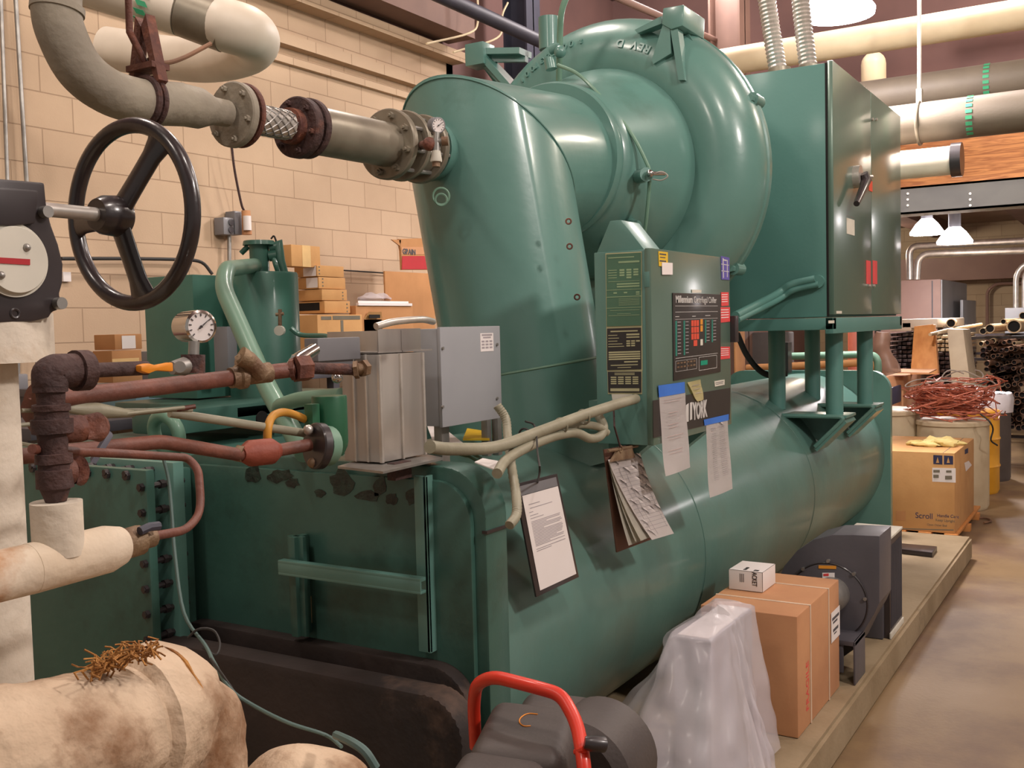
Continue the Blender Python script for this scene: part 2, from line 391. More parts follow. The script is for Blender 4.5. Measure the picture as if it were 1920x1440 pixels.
# ================================================================== SETTING
def S_(name, m, *boxes, sm=None):
    mb = MB()
    for b in boxes: mb.box(*b)
    return struct(mb.build(name, m, None, sm=sm, keep=True))
# world-space origin kept so the block coursing runs on the real wall
S_('floor', FLOORM, (-4, 26, -9, 8, -.12, 0))
S_('wall_left', WALLM, (-4, 7.8, 5.3, 5.5, 0, 4.03))
m_ = MB(); m_.box(-4, 7.8, 5.16, 5.5, 4.03, 4.12); m_.box(-4, 7.8, 5.22, 5.5, 3.72, 3.80); m_.box(-4, 7.8, 5.26, 5.5, 3.60, 3.66)
tr = struct(m_.build('trim_1', WALLM, sm=None, keep=True))
S_('wall_left_upper', BRNW, (-4, 7.8, 5.24, 5.5, 4.12, 5.6))
S_('wall_left_far', BRNW, (7.8, 22, 5.5, 5.7, 0, 5.6), (7.7, 7.8, 5.3, 5.7, 0, 5.6))
S_('wall_upper', BRNW, (11.6, 11.8, -9, 5.5, 3.1, 5.6))
S_('wall_back', WALLF, (20, 20.2, -9, 5.7, 0, 5.6))
S_('ceiling', CEILM, (-4, 11.8, -9, 5.7, 5.6, 5.7))
S_('ceiling_far', CEILF, (11.8, 20.2, -9, 5.7, 3.3, 3.4))
for i in range(9):
    yj_ = -8.4+i*1.6; tag(MB().box(11.82, 19.98, yj_, yj_+.34, 3.08, 3.3).build('ceiling_joist', BRNP, sm=None), 'brown joist under the far ceiling beyond the grey steel beam', 'joist', 'joists under the far ceiling')
# concrete pad with worn edge
mb = MB(); mb.box(.6, 7.5, .94, 4.6, 0, .155)
bm = mb.bm; bmesh.ops.bevel(bm, geom=[e for e in bm.edges], offset=.015, segments=2, affect='EDGES')
pad = struct(mb.build('equipment_pad', CONC, keep=True))

# ------------------------------------------------------------------ beams & far structure
def beam(name, m, b, label, cat):
    o = MB().box(*b).build(name, m, sm=None); return tag(o, label, cat)
bz0 = P(1800, 342, X=10.5).z; bz1 = P(1800, 222, X=10.5).z
tb = beam('timber_beam', GLULAM, (10.5, 10.8, -9, 5.45, bz0, bz1), 'laminated orange-brown timber beam across the hall above the grey steel beam', 'beam')
sz0 = P(1800, 394, X=10.45).z
mb = MB(); mb.box(10.45, 10.47, -9, 5.45, sz0, bz0-.005); mb.box(10.45, 10.75, -9, 5.45, sz0, sz0+.02); mb.box(10.45, 10.75, -9, 5.45, bz0-.025, bz0-.005)
sb = tag(mb.build('steel_beam', BEAMS, sm=None), 'grey steel channel beam bolted under the orange timber beam', 'beam')
for px in (1702, 1819):
    for py in (369, 380, 391):
        p = P(px, py-6, X=10.44); b = MB().hexbolt(p, (1, 0, 0), .012, .02).build('bolt', STLW, sb)
# steel column behind the compressor
def ibeam(mb, x, y, z0, z1, w=.2, t=.02):
    mb.box(x-w/2, x+w/2, y-w/2, y-w/2+t, z0, z1); mb.box(x-w/2, x+w/2, y+w/2-t, y+w/2, z0, z1); mb.box(x-t/2, x+t/2, y-w/2, y+w/2, z0, z1)
p = P(978, 40, X=8.6); mb = MB(); ibeam(mb, 8.6, p.y, 0, 5.6, .26); tag(mb.build('steel_column', DSTEEL, sm=None), 'dark blue-grey steel column behind the top of the compressor', 'column')
p = P(1368, 90, X=9.4); mb = MB(); ibeam(mb, 9.4, p.y, 0, 5.6, .3); tag(mb.build('steel_column', BRNP, sm=None), 'brown painted steel column between the compressor and the flexible conduits', 'column')
# ledge beam and pipes along the wall top
a = P(520, -20, Y=5.0); b = P(868, 118, Y=5.0)
mb = MB(); mb.box(-4, 7.6, 4.92, 5.2, 4.16, 4.46); tag(mb.build('ledge_beam', BRNP, sm=None), 'brown beam running along the top of the block wall', 'beam')
a = P(800, -20, Y=4.3); b = P(1010, 76, Y=4.3); d = (b-a); mb = MB(); mb.tube([a-d*2, a, b, b+d*3], .055, 16)
tag(mb.build('wall_pipe', DSTEEL), 'dark blue-grey pipe sloping along the ceiling behind the compressor', 'pipe')
a = P(1180, 5, Y=3.4); b = P(1260, 40, Y=3.4); d = (b-a); tag(MB().tube([a-d*2, b+d*5], .03, 12).build('ceiling_pipe', BRNP), 'thin pipe rising to the ceiling behind the green compressor volute', 'pipe')
for pts in ([(895, -10), (896, 40), (880, 62), (800, 82)], [(952, 5), (942, 28), (942, 55), (925, 75), (850, 98)]):
    q = [P(x, y, Y=4.75) for x, y in pts]
    tag(MB().tube(spline(q, 5), .009, 8).build('wire_loop', PCREAM), 'thin pale cable looping off the ceiling pipe%s' % (', nearer the compressor' if pts[0][0] > 900 else ', nearer the block wall'), 'cable')

# ------------------------------------------------------------------ overhead pipes crossing the hall
def crosspipe(name, m, p1, p2, X, hpx, label, y0=-3, y1=None):
    a = P(*p1, X=X); z = a.z; r = rr(hpx, depth(a))
    o = MB().tube([(X, y0, z), (X, y1 if y1 is not None else 5.49, z)], r, 32).build(name, m)
    tag(o, label, 'pipe'); return o, X, z, r
pf, pX, pz, pr1 = crosspipe('overhead_pipe', BIGP, (1815, 220), None, 8.2, 38, 'thick grey-brown insulated pipe held by the strap hanger, lower of the two thick pipes')
pb, qX, qz, pr2 = crosspipe('overhead_pipe', BIGP, (1830, 157), None, 9.1, 33, 'thick grey-brown insulated pipe behind and above the one with the strap hanger')
wp, wX, wz, wr = crosspipe('overhead_pipe', PCREAM, (1790, 47), None, 8.9, 28, 'white insulated pipe crossing highest under the bright lamp')
bp, _, _, _ = crosspipe('overhead_pipe', PCREAM, (1900, 18), None, 10.8, 12, 'thin bright pipe behind the highest white pipe at the upper right', y1=P(1790, 18, X=10.8).y)
# green arrow bands
for (par, X, z, r, px) in ((pf, pX, pz, pr1, 1816), (pb, qX, qz, pr2, 1848)):
    yb = P(px, 200, X=X-r).y
    mb = MB()
    n = 9
    for k in range(n):
        a0 = math.radians(100+k*17); a1 = a0+math.radians(10)
        pts = []
        for (aa, yy) in ((a0, -.022), (a0, .022), (a1, .022), (a1, -.022)):
            pts.append((X+math.cos(aa)*(r+.002), yb+yy, z+math.sin(aa)*(r+.002)))
        mid = (a0+a1)/2; mb.prism(pts, (math.cos(mid)*.002, 0, math.sin(mid)*.002))
    mb.build('arrow_band', GREENM, par, label='green dashed marker band', sm=None)
# hanger
hy = P(1724, 180, X=pX).y
hg = T('pipe_hanger', 'metal strap hanger and rod holding the lower thick overhead pipe', 'pipe hanger', (pX, hy, pz))
MB().tube([(pX, hy, pz+pr1+.08), (pX, hy, 5.6)], .016, 10).build('hanger_rod', STLW, hg)
mb = MB(); mb.torus((pX, hy, pz), (0, 1, 0), pr1+.008, .012, 40, 8); mb.box(pX-.03, pX+.03, hy-.02, hy+.02, pz+pr1-.01, pz+pr1+.1)
mb.build('strap', GPIPE2, hg)
# vertical drops behind cabinet
p = P(1638, 120, X=10.0); tag(MB().tube([(10.0, p.y, 2.6), (10.0, p.y, p.z)], .11, 24).ball((10.0, p.y, p.z), .11).build('pipe_stub', PCREAM), 'short upright cream pipe end behind the starter cabinet top', 'pipe')
p = P(1490, 95, X=9.6); tag(MB().ball(p, .1, .1, .1).tube([p, p+Vector((0, .5, 0))], .1, 20).build('pipe_elbow', PCREAM), 'white rounded pipe end seen between the two flexible conduits', 'pipe')
# white stub with dark end
X = 8.0; a = P(1790, 300, X=X); r = rr(27, depth(a))
st = tag(MB().tube([(X, a.y, a.z), (X, a.y+2.2, a.z)], r, 28).build('short_pipe', WPIPE), 'short white insulated pipe with a black end ring under the thick pipes', 'pipe')
MB().tube([(X, a.y-.05, a.z), (X, a.y+.02, a.z)], r*1.17, 28).build('end_ring', BLK, st, label='black rubber end ring')

# ------------------------------------------------------------------ lamps
def highbay(x, y, z, label, power, s=1.0, group=None):
    t = T('high_bay_lamp', label, 'lamp', (x, y, z), group)
    MB().lathe((x, y, z), (0, 0, 1), [(0, .20*s), (.03*s, .205*s), (.14*s, .13*s), (.2*s, .07*s)], 32, caps=False).build('glass_refractor', LAMP, t, label='glowing prismatic glass refractor')
    MB().lathe((x, y, z+.2*s), (0, 0, 1), [(0, .07*s), (.16*s, .07*s), (.18*s, .02*s)], 20).build('ballast_housing', GRYD, t)
    MB().lathe((x, y, z+.005), (0, 0, 1), [(0, .0), (0, .19*s), (.01, .19*s)], 28, caps=False).build('lamp_lens', LAMP, t)
    li = bpy.data.lights.new('lamp_light', 'AREA'); li.shape = 'DISK'; li.size = .4*s; li.energy = power; li.color = (1, .9, .88)
    lo = bpy.data.objects.new('lamp_light', li); COL.objects.link(lo); lo.location = (0, 0, -.01); lo.parent = t
    return t
p = V(1572, 30, 7.4)
lampA = highbay(p.x, p.y, p.z, 'glaring high bay lamp above the green starter cabinet', 110, 1.25)
MB().tube([(p.x, p.y, p.z+.3), (p.x, p.y, 5.6)], .012, 8).build('hanging_rod', STLW, lampA)
for px, py, X, lb in ((1738, 440, 13.2, 'glowing high bay lamp far under the steel beam, left of the pair'), (1790, 457, 12.8, 'glowing high bay lamp far under the steel beam, right of the pair')):
    p = P(px, py, X=X); t = highbay(p.x, p.y, p.z, lb, 50, .95, None)
    MB().tube([(p.x, p.y, p.z+.4), (p.x, p.y, 3.3)], .01, 8).build('hanging_rod', STLW, t)
def hidden_lamp(x, y, z, e, size=.5, col=(1, .88, .78)):  # bare point lights without fixtures, added unseen to light the hall
    li = bpy.data.lights.new('unseen_light', 'POINT'); li.shadow_soft_size = .22; li.energy = e*2.1; li.color = col
    lo = bpy.data.objects.new('unseen_light', li); COL.objects.link(lo); lo.location = (x, y, z)
lx_ = highbay(15.3, -3.3, 2.92, 'glowing high bay lamp beyond the right edge of the view', 50, 1.3)
MB().tube([(15.3, -3.3, 3.2), (15.3, -3.3, 3.3)], .01, 8).build('hanging_rod', STLW, lx_)
hidden_lamp(1.6, 3.0, 4.9, 44, .6)
hidden_lamp(4.6, 3.0, 5.1, 50, .6, (1, .9, .82))
hidden_lamp(1.2, -.6, 4.9, 50, .6, (1, .9, .82))
hidden_lamp(5.0, -1.0, 5.0, 60, .6, (1, .88, .78))
hidden_lamp(2.4, -3.0, 4.4, 170, .6, (1, .9, .84))  # unseen fill added from the aisle side to brighten the hanging papers
hidden_lamp(9.0, 3.4, 5.1, 55, .6, (1, .92, .9))
hidden_lamp(8.8, 1.2, 4.8, 50, .6, (1, .9, .86))
hidden_lamp(9.2, -1.2, 4.9, 60, .6, (1, .86, .72))
hidden_lamp(16.8, 4.0, 2.85, 43, .6, (1, .86, .7))
hidden_lamp(-1.2, 1.6, 4.6, 36, .6)
W = bpy.data.worlds.new('world'); SC.world = W; W.use_nodes = True
W.node_tree.nodes['Background'].inputs[0].default_value = (.85, .74, .66, 1)
W.node_tree.nodes['Background'].inputs[1].default_value = .26

# ================================================================== CHILLER SHELLS
CY, CZ, SR = 2.05, .70, .57
def arch(X, y0, y1, z0, z1, r, n=8):
    pts = [(X, y0, z0), (X, y1, z0)]
    for k in range(n+1):
        a = math.pi/2*k/n; pts.append((X, y1-r+r*math.cos(a), z1-r+r*math.sin(a)))
    for k in range(n+1):
        a = math.pi/2+math.pi/2*k/n; pts.append((X, y0+r+r*math.cos(a), z1-r+r*math.sin(a)))
    return pts
ch = T('evaporator_vessel', 'long dusty green cylindrical vessel lying on the concrete pad under the control panel', 'chiller vessel', (4.8, CY, .155))
MB().lathe((2.3, CY, CZ), (1, 0, 0), [(0, SR), (5.1, SR)], 96).build('shell', GS, ch)
mb = MB()
for x in (3.9, 5.55): MB().lathe((x, CY, CZ), (1, 0, 0), [(0, SR+.001), (.002, SR+.0025), (.006, SR+.0025), (.008, SR+.001)], 96, caps=False).build('weld_seam', GS, ch)
mb = MB().prism(arch(7.36, 1.44, 2.62, .155, 1.29, .14), (.06, 0, 0)); mb.build('far_end_plate', G, ch)
# near head: arched rim box + recessed front
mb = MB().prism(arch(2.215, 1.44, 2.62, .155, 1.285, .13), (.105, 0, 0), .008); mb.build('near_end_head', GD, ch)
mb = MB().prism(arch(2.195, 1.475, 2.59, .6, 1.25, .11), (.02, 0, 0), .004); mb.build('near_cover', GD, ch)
# oval dust patches are in the paint; stiffening post + angle on the head
pa = P(797, 1230, X=2.14); pb_ = P(775, 1235, X=2.14)
mb = MB(); mb.box(2.165, 2.197, pa.y, pa.y+.008, pa.z, 1.265); mb.box(2.165, 2.175, pa.y, pb_.y, pa.z, 1.265, .002); mb.build('stiffener_post', G, ch)
# the rail frame
a = P(555, 1005, X=2.15); b = P(555, 1190, X=2.15)
mb = MB(); mb.box(2.13, 2.19, a.y-.012, a.y+.012, b.z, a.z, .003)
mb.box(2.145, 2.16, a.y-.03, a.y+.03, b.z, a.z, .002); mb.build('short_post', GD, ch)
z1 = P(665, 1070, X=2.11).z; yl = P(528, 1060, X=2.11).y; yr = P(795, 1110, X=2.11).y
mb = MB(); mb.box(2.095, 2.12, yr, yl, z1-.004, z1+.006, .002); mb.box(2.095, 2.101, yr, yl, z1-.03, z1, .002)
mb.box(2.095, 2.12, yr, yl, z1-.036, z1-.028, .002); mb.build('cross_rail', G, ch)
mb = MB()
for z in (1.12,): mb.box(2.21, 2.325, 1.434, 1.45, z-.004, z+.004)
mb.build('seam_band', BLK, ch)
# dark grease stains stay in a small separate mat
a = P(575, 1130, X=2.19)
MB().box(2.188, 2.196, a.y-.014, a.y+.014, a.z-.06, a.z+.02, .003).build('paint_chip_tag', CRDP, ch, label='yellowed strip on the green head')

# lower dark head (insulated)
def rrect(X, y0, y1, z0, z1, r, n=8):
    pts = []
    for cy, cz, a0 in ((y1-r, z1-r, 0), (y0+r, z1-r, 90), (y0+r, z0+r, 180), (y1-r, z0+r, 270)):
        for k in range(n+1):
            a = math.radians(a0+90*k/n); pts.append((X, cy+r*math.cos(a), cz+r*math.sin(a)))
    return pts
wb = T('water_box', 'black insulated water box with rounded corners below the dirty green vessel head', 'water box', (2.0, 2.1, .155))
zr = P(640, 1212, X=2.17).z; zb = P(640, 1272, X=2.0).z
mb = MB().prism(rrect(2.15, 1.46, 2.60, .16, zr, .13), (.055, 0, 0), .010); mb.jitter(.004, 9); mb.build('rim_flange', INSB, wb)
mb = MB().prism(rrect(2.09, 1.53, 2.54, .16, zb-.045, .11), (.06, 0, 0), .006); mb.build('recessed_neck', INSB, wb)
mb = MB().prism(rrect(2.0, P(866, 1400, X=2.0).y, 2.60, .16, zb, .11), (.09, 0, 0), .018); mb.jitter(.005, 9); mb.build('insulated_body', INSB, wb)

# second (condenser) head at left
cd = T('condenser_vessel', 'dark green vessel head with a bolted flange at the left of the machine', 'chiller vessel', (2.0, 3.3, .155))
zt = P(290, 880, X=2.0).z; yr2 = P(290, 900, X=2.0).y
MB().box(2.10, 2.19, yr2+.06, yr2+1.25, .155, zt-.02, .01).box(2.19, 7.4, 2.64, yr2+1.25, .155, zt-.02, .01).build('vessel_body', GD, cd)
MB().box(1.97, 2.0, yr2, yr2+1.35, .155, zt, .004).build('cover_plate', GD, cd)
MB().box(2.06, 2.10, yr2-.01, yr2+1.3, .155, zt+.012, .004).build('flange_plate', G, cd)
for k in range(9):
    z = zt-.05-k*.075
    mb = MB(); mb.cyl((1.955, yr2+.018, z), (2.12, yr2+.018, z), .009, 8); mb.hexbolt((1.97, yr2+.018, z), (-1, 0, 0), .013, .012); mb.hexbolt((2.03, yr2+.018, z), (1, 0, 0), .014, .016)
    mb.build('bolt', BLK, cd, label='dark greasy flange bolt')
for k in range(9):
    y = yr2+.08+k*.09
    mb = MB(); mb.cyl((1.955, y, zt-.012), (2.12, y, zt-.012), .009, 8); mb.hexbolt((1.97, y, zt-.02), (-1, 0, 0), .013, .012); mb.hexbolt((2.03, y, zt-.015), (1, 0, 0), .014, .016)
    mb.build('bolt', BLK, cd, label='dark greasy flange bolt')
# ridge on top of the evaporator head and upper deck (oil pump base)
dk = T('pump_base', 'green base frame carrying the tall oil tank behind the vessel head', 'base frame', (2.9, 3.0, 1.2))
z1_ = P(470, 745, Y=2.95).z
x0 = P(322, 745, Y=3.35); x1 = P(560, 755, Y=2.9)
xk = P(322, 780, Y=2.9).x; z1_ = P(440, 758, Y=2.9).z
MB().box(xk, 3.7, 2.9, 3.12, z1_-.09, z1_, .015).box(xk+.3, 3.7, 2.9, 3.6, z1_-.06, z1_-.004, .01).build('deck', GD, dk)
p = P(490, 785, Y=2.9); MB().cyl((p.x, 2.892, p.z), (p.x, 2.91, p.z), .03, 20).build('round_hole', DARKV, dk, label='round dark opening')
mb = MB(); mb.box(3.0, 3.6, 2.95, 3.5, zt-.03, z1_-.05, .01); mb.build('pedestal', GD, dk)
# ring on the left corner of the head
a = P(312, 812, X=2.3); MB().torus(a, (1, 0, .2), .06, .022, 32, 10).build('lifting_ring', GP, ch)

# cabinet brackets on the shell
for i, (lx) in enumerate((5.75, 6.5)):
    mb = MB()
    mb.box(lx-.11, lx+.11, 1.33, 1.72, 1.115, 1.13, .003)
    mb.tube(fillet([(lx-.11, 1.70, 1.123), (lx-.11, 1.335, 1.123), (lx-.11, 1.50, .955)], .04), .012, 8)
    mb.prism([(lx-.11, 1.345, 1.11), (lx-.11, 1.33, 1.09), (lx-.11, 1.49, .93), (lx-.11, 1.505, .945)], (.22, 0, 0))
    mb.prism([(lx+.09, 1.345, 1.12), (lx+.09, 1.72, 1.12), (lx+.09, 1.505, .94)], (.012, 0, 0))
    mb.build('leg_bracket', G, ch)

# ================================================================== COMPRESSOR
VY, VZ, VX = 2.15, 2.35, 4.52
cp = T('compressor', 'green centrifugal compressor casing with a big ring volute and lifting lugs', 'compressor', (VX, VY, 1.5))
mb = MB()
def ringpt(an, R, x): return Vector((x, VY+math.cos(an)*R, VZ+math.sin(an)*R))
n = 72; pts = []; rs = []
mb.tube([ringpt(2*math.pi*k/n, .55, VX) for k in range(n)], .195, 28, closed=True)
mb.build('volute', G, cp)
mb = MB().lathe((VX+.02, VY, VZ), (1, 0, 0), [(0, .5), (0, .735), (.015, .75), (.05, .75), (.06, .74), (.06, .5)], 80)
mb.build('volute_flange', G, cp)
mb = MB().lathe((3.86, VY, VZ), (1, 0, 0), [(0, .24), (0, .33), (.02, .34), (.05, .335), (.065, .325), (.075, .318), (.085, .33), (.12, .345), (.26, .40), (.38, .455), (.46, .48), (.50, .485), (.52, .475), (.54, .40)], 72, caps=False)
mb.build('inlet_casing', G, cp)
mb = MB().lathe((VX+.06, VY, VZ), (1, 0, 0), [(0, .5), (.15, .5), (.2, .43), (.6, .43), (.64, .38)], 48); mb.build('motor_housing', G, cp)
mb = MB().lathe((4.36, VY, VZ), (1, 0, 0), [(0, .36), (.0, .50), (.03, .505), (.06, .5)], 64, caps=False); mb.build('inner_ring', G, cp)
# flange ring bolts
for k in range(3):
    an = math.radians((157, 218, 262)[k]); mb = MB().hexbolt(ringpt(an, .742, VX+.0), (-1, 0, 0), .017, .03); mb.hexbolt(ringpt(an, .742, VX+.08), (1, 0, 0), .017, .03); mb.cyl(ringpt(an, .742, VX-.0), ringpt(an, .742, VX+.1), .03, 12); mb.build('flange_bolt', G, cp)
# boss + stub
def Pv(px, py, X): return P(px, py, X=X)
# left lifting lug
def lug(corner, legs, s, nm='lifting_lug', th=.03):
    mb = MB(); c = Vector(corner)
    mb.obox(c, s, s, s, None, .006)
    for e in legs:
        e = Vector(e); d = (e-c); L_ = d.length; d.normalize()
        side = d.cross(XD).normalized()
        w0 = s*.8; w1 = s*1.1
        mb.prism([c-XD*w0, c+XD*w0, e+XD*w1, e-XD*w1], side*th)
        mb.prism([c+side*s*.5, c-side*s*.5, e-side*s*.5, e+side*s*.5], XD*th)
    return mb.build(nm, G, cp)
lug(P(900, 105, X=4.42), [P(985, 105, X=4.5), P(965, 175, X=4.46), P(940, 160, X=4.6)], .055)
c = P(1253, 40, X=4.40)
mb = MB()
q = [P(1243, 15, X=4.30), P(1282, 8, X=4.30), P(1280, 48, X=4.30), P(1258, 55, X=4.30), P(1240, 45, X=4.30)]
mb.prism(q, XD*.26, .006)
mb.prism([P(1243, 45, X=4.31), P(1256, 52, X=4.31), P(1258, 100, X=4.31), P(1225, 120, X=4.31), P(1222, 112, X=4.31)], XD*.06)
mb.prism([P(1256, 50, X=4.31), P(1270, 50, X=4.31), P(1284, 150, X=4.31), P(1272, 150, X=4.31)], XD*.06)
mb.prism([P(1240, 30, X=4.31), P(1240, 44, X=4.31), P(1195, 62, X=4.31), P(1190, 56, X=4.31)], XD*.06)
mb.prism([P(1280, 45, X=4.42), P(1310, 95, X=4.42), P(1290, 130, X=4.42), P(1266, 52, X=4.42)], XD*.2)
mb.build('lifting_lug', G, cp)
p = P(1030, 70, X=4.5); mb = MB().cyl((4.5, p.y, p.z-.06), (4.5, p.y, P(1030, 33, X=4.5).z), .052, 24); mb.build('pipe_stub', G, cp)
# raised cast lettering on the volute, reading upside down
def arctext(s_, px, py, size=.05, step=.058):
    p = P(px, py, X=VX-.15); an = math.atan2(p.z-VZ, p.y-VY); R = min(math.hypot(p.z-VZ, p.y-VY), .635)
    tx = math.sqrt(max(.195**2-(R-.55)**2, 0)); tilt = math.asin(max(-1, min(1, (R-.55)/.195)))
    for i, c_ in enumerate(s_):
        if c_ == ' ': continue
        a2 = an-i*step
        rad = Vector((0, math.cos(a2), math.sin(a2))); tan = Vector((0, math.sin(a2), -math.cos(a2)))*-1
        tan = Vector((0, math.sin(a2), -math.cos(a2)))
        up_ = -(rad*math.cos(tilt)+XD*math.sin(tilt))
        nrm = (-XD*math.cos(tilt)+rad*math.sin(tilt))
        o = Vector((VX, VY, VZ))+rad*R-XD*tx-up_*size*.3
        text('cast_letter', c_, G, cp, o, -tan if False else tan*-1 if (tan.cross(up_)).dot(nrm) < 0 else tan, up_, size, .006, bold=.0015)
arctext('REV D', 1226, 98)
arctext('2', 1098, 80, .03)
arctext('000', 1080, 78)
arctext('D837', 1046, 92)
arctext('001', 1003, 120)
# small valve assembly on top of inlet
t = [P(1048, 152, X=4.2), P(1050, 60, X=4.15), P(1052, 20, X=4.1), P(1068, -20, X=4.1)]
MB().tube(fillet(t, .06), .014, 10).build('vent_pipe', GP, cp)
mb = MB(); mb.cyl(P(1032, 95, X=4.12), P(1048, 88, X=4.12), .02, 12); mb.cyl(P(1030, 110, X=4.1), P(1034, 130, X=4.1), .026, 12); mb.ball(P(1050, 97, X=4.12), .028); mb.build('service_valve', G, cp)
q = spline([P(1046, 122, X=4.05), P(1085, 140, X=4.0), P(1130, 185, X=3.98), P(1180, 245, X=3.98), P(1210, 300, X=3.99), P(1218, 330, X=4.0), P(1213, 400, X=4.02), P(1208, 440, X=4.05)], 5)
MB().tube(q, .008, 8).build('capillary_tube', GP, cp)
mb = MB(); c = P(1212, 327, X=3.97); mb.cyl(c+Vector((.04, .05, 0)), c, .03, 16); mb.build('sensor_boss', G, cp)
mb = MB(); mb.ball(c+Vector((-.01, -.02, 0)), .017); mb.cyl(c+Vector((-.01, -.02, 0)), c+Vector((.03, -.07, 0)), .009, 10); mb.build('sensor_nut', CHR, cp)
mb = MB(); mb.tube(spline([P(1222, 328, X=3.97), P(1240, 322, X=3.97), P(1252, 330, X=3.97), P(1240, 338, X=3.97), P(1224, 336, X=3.97)], 5), .003, 6); mb.build('sensor_wire', WIREG, cp)
for px, py in ((1193, 425), (1143, 458)):
    a = P(px, py, X=4.05); mb = MB().cyl(a, a+Vector((.07, .09, .03)), .028, 14); mb.build('casing_boss', G, cp)

# suction elbow
se = T('suction_elbow', 'tall leaning green suction duct with a mitred elbow at its top', 'duct', (3.45, 2.0, 1.25))
ZE = VZ-.065
mb = MB().tube([(3.46, 1.99, 1.15), (3.40, VY, ZE), (3.90, VY, VZ-.02)], .308, 64, caps=False)
mb.bm.faces.new if False else None
mb.build('duct', G, se)
seam = []
axis0 = (Vector((3.40, VY, ZE))-Vector((3.46, 1.99, 1.15))).normalized(); axis1 = (Vector((3.9, VY, VZ))-Vector((3.40, VY, ZE))).normalized()
u = axis0.orthogonal().normalized(); w = axis0.cross(u); bb = (axis0+axis1).normalized()
for k in range(64):
    o = (u*math.cos(2*math.pi*k/64)+w*math.sin(2*math.pi*k/64))*.309; seam.append(Vector((3.40, VY, ZE))+o-axis0*(o.dot(bb)/axis0.dot(bb)))
MB().tube(seam, .004, 6, closed=True).build('mitre_weld', G, se)
# skirt where the duct lands on the vessel
mb = MB()
base = Vector((3.46, 1.99, 1.15)); top = base+axis0*.34
mb.tube([base+Vector((0, 0, -.04)), top], [.34, .315], 64, caps=False)
mb.build('skirt', G, se)
MB().tube([top+(u*math.cos(2*math.pi*k/64)+w*math.sin(2*math.pi*k/64))*.314 for k in range(64)], .005, 6, closed=True).build('skirt_weld', GP, se)
for px, py, r in ((827, 365, .03), (1072, 465, .014)):
    pass
c = P(827, 368, Y=2.19) - Vector((.0, .0, 0))
mb = MB(); d0 = depth(c)
c2 = V(827, 368, 3.55); nrm = (CAMP-c2).normalized()
mb.torus(c2, nrm, .028, .004, 28, 6); mb.torus(c2+Vector((0, 0, -.012)), nrm, .02, .004, 24, 6); mb.build('wire_coil', GP, se)
for px, py in ((1066, 415), (1068, 462), (1082, 557)):
    c = V(px, py, 3.9-.32*.9); MB().torus(c, (CAMP-c).normalized(), .009, .003, 16, 6).build('rusty_clip', RUST, se)

GRS = mat('black_grease', srgb(34, 40, 36), srgb(44, 62, 54), rough=.35, scale=30, contrast=(.4, .62), bump=.3, bscale=80)
rg = random.Random(21)
for px, py, wx_, wy_ in ((475, 888, 17, 20), (525, 892, 26, 14), (548, 905, 16, 10), (640, 905, 24, 26), (690, 930, 24, 12), (712, 912, 14, 22), (735, 935, 12, 12), (770, 930, 12, 18), (600, 925, 12, 8)):
    pts = []
    for k in range(14):
        a_ = 2*math.pi*k/14; s_ = rg.uniform(.65, 1.1); pts.append(P(px+math.cos(a_)*wx_*s_, py+math.sin(a_)*wy_*s_, X=2.1945))
    MB().prism(pts, (-.0008, 0, 0)).build('grease_stain', GRS, ch, label='black grease stain on the head', sm=None)
# ================================================================== STARTER CABINET
sx0, sx1, sy0 = 5.27, 7.0, 1.30
sz0_, sz1_ = 1.665, 2.93
sc = T('starter_cabinet', 'large green electrical starter cabinet with two doors standing on four green legs', 'electrical cabinet', (6.1, 1.6, 1.1))
MB().box(sx0, sx1, sy0+.03, 1.98, sz0_, sz1_, .004).build('cabinet_body', GC, sc)
MB().box(sx0-.001, sx0+.003, sy0+.026, sy0+.036, sz0_, sz1_).build('door_gap', DARKV, sc)
xs = P(1634, 400, Y=sy0).x
d1 = MB().box(sx0+.005, xs-.004, sy0, sy0+.028, sz0_+.01, sz1_+.01, .003).build('door', GCF, sc)
d2 = MB().box(xs+.004, sx1, sy0, sy0+.028, sz0_+.01, sz1_+.01, .003).build('door', GCF, sc)
# base frame
mb = MB(); zf0 = P(1556, 626, Y=sy0).z
mb.box(sx0-.02, sx1+.02, sy0, sy0+.04, zf0, sz0_-.005, .003); mb.box(sx0-.02, sx0+.04, sy0, 1.98, zf0+.02, sz0_-.005, .003)
mb.box(sx1-.04, sx1+.02, sy0, 1.98, zf0+.02, sz0_-.005, .003); mb.box(sx0-.02, sx1+.02, 1.94, 1.98, zf0+.02, sz0_-.005, .003)
mb.build('base_frame', GC, sc)
for x in (5.75, 6.5):
    for y, zb_ in ((1.42, 1.13), (1.74, 1.15)):
        MB().cyl((x, y, zb_), (x, y, zf0+.05), .047, 24).build('leg', GC, sc)
# handle on the first door
h = P(1602, 332, Y=sy0)
hd = MB().cyl((h.x, sy0, h.z+.0), (h.x, sy0-.035, h.z), .06, 24).build('handle_base', STLW, d1, label='grey round disconnect switch base')
e = P(1606, 382, Y=sy0-.06)
MB().tube([(h.x, sy0-.05, h.z+.015), (h.x+.02, sy0-.06, h.z-.02), (e.x, sy0-.06, e.z)], [.022, .026, .016], 10).build('handle', BLK, d1, label='black disconnect handle')
MB().cyl((h.x, sy0-.03, h.z), (h.x+.09, sy0-.075, h.z+.005), .008, 8).build('latch_pin', STLW, d1)
def sticker(par, m, y, pxa, pya, pxb, pyb, nm, lb, th=.0015):
    a = P(pxa, pya, Y=y); b = P(pxb, pyb, Y=y)
    return MB().box(a.x, b.x, y-th, y, min(a.z, b.z), max(a.z, b.z)).build(nm, m, par, label=lb, sm=None)
yd = sy0-.0005
sticker(d1, PAPO, yd, 1587, 408, 1602, 442, 'warning_label', 'white warning label with a red header')
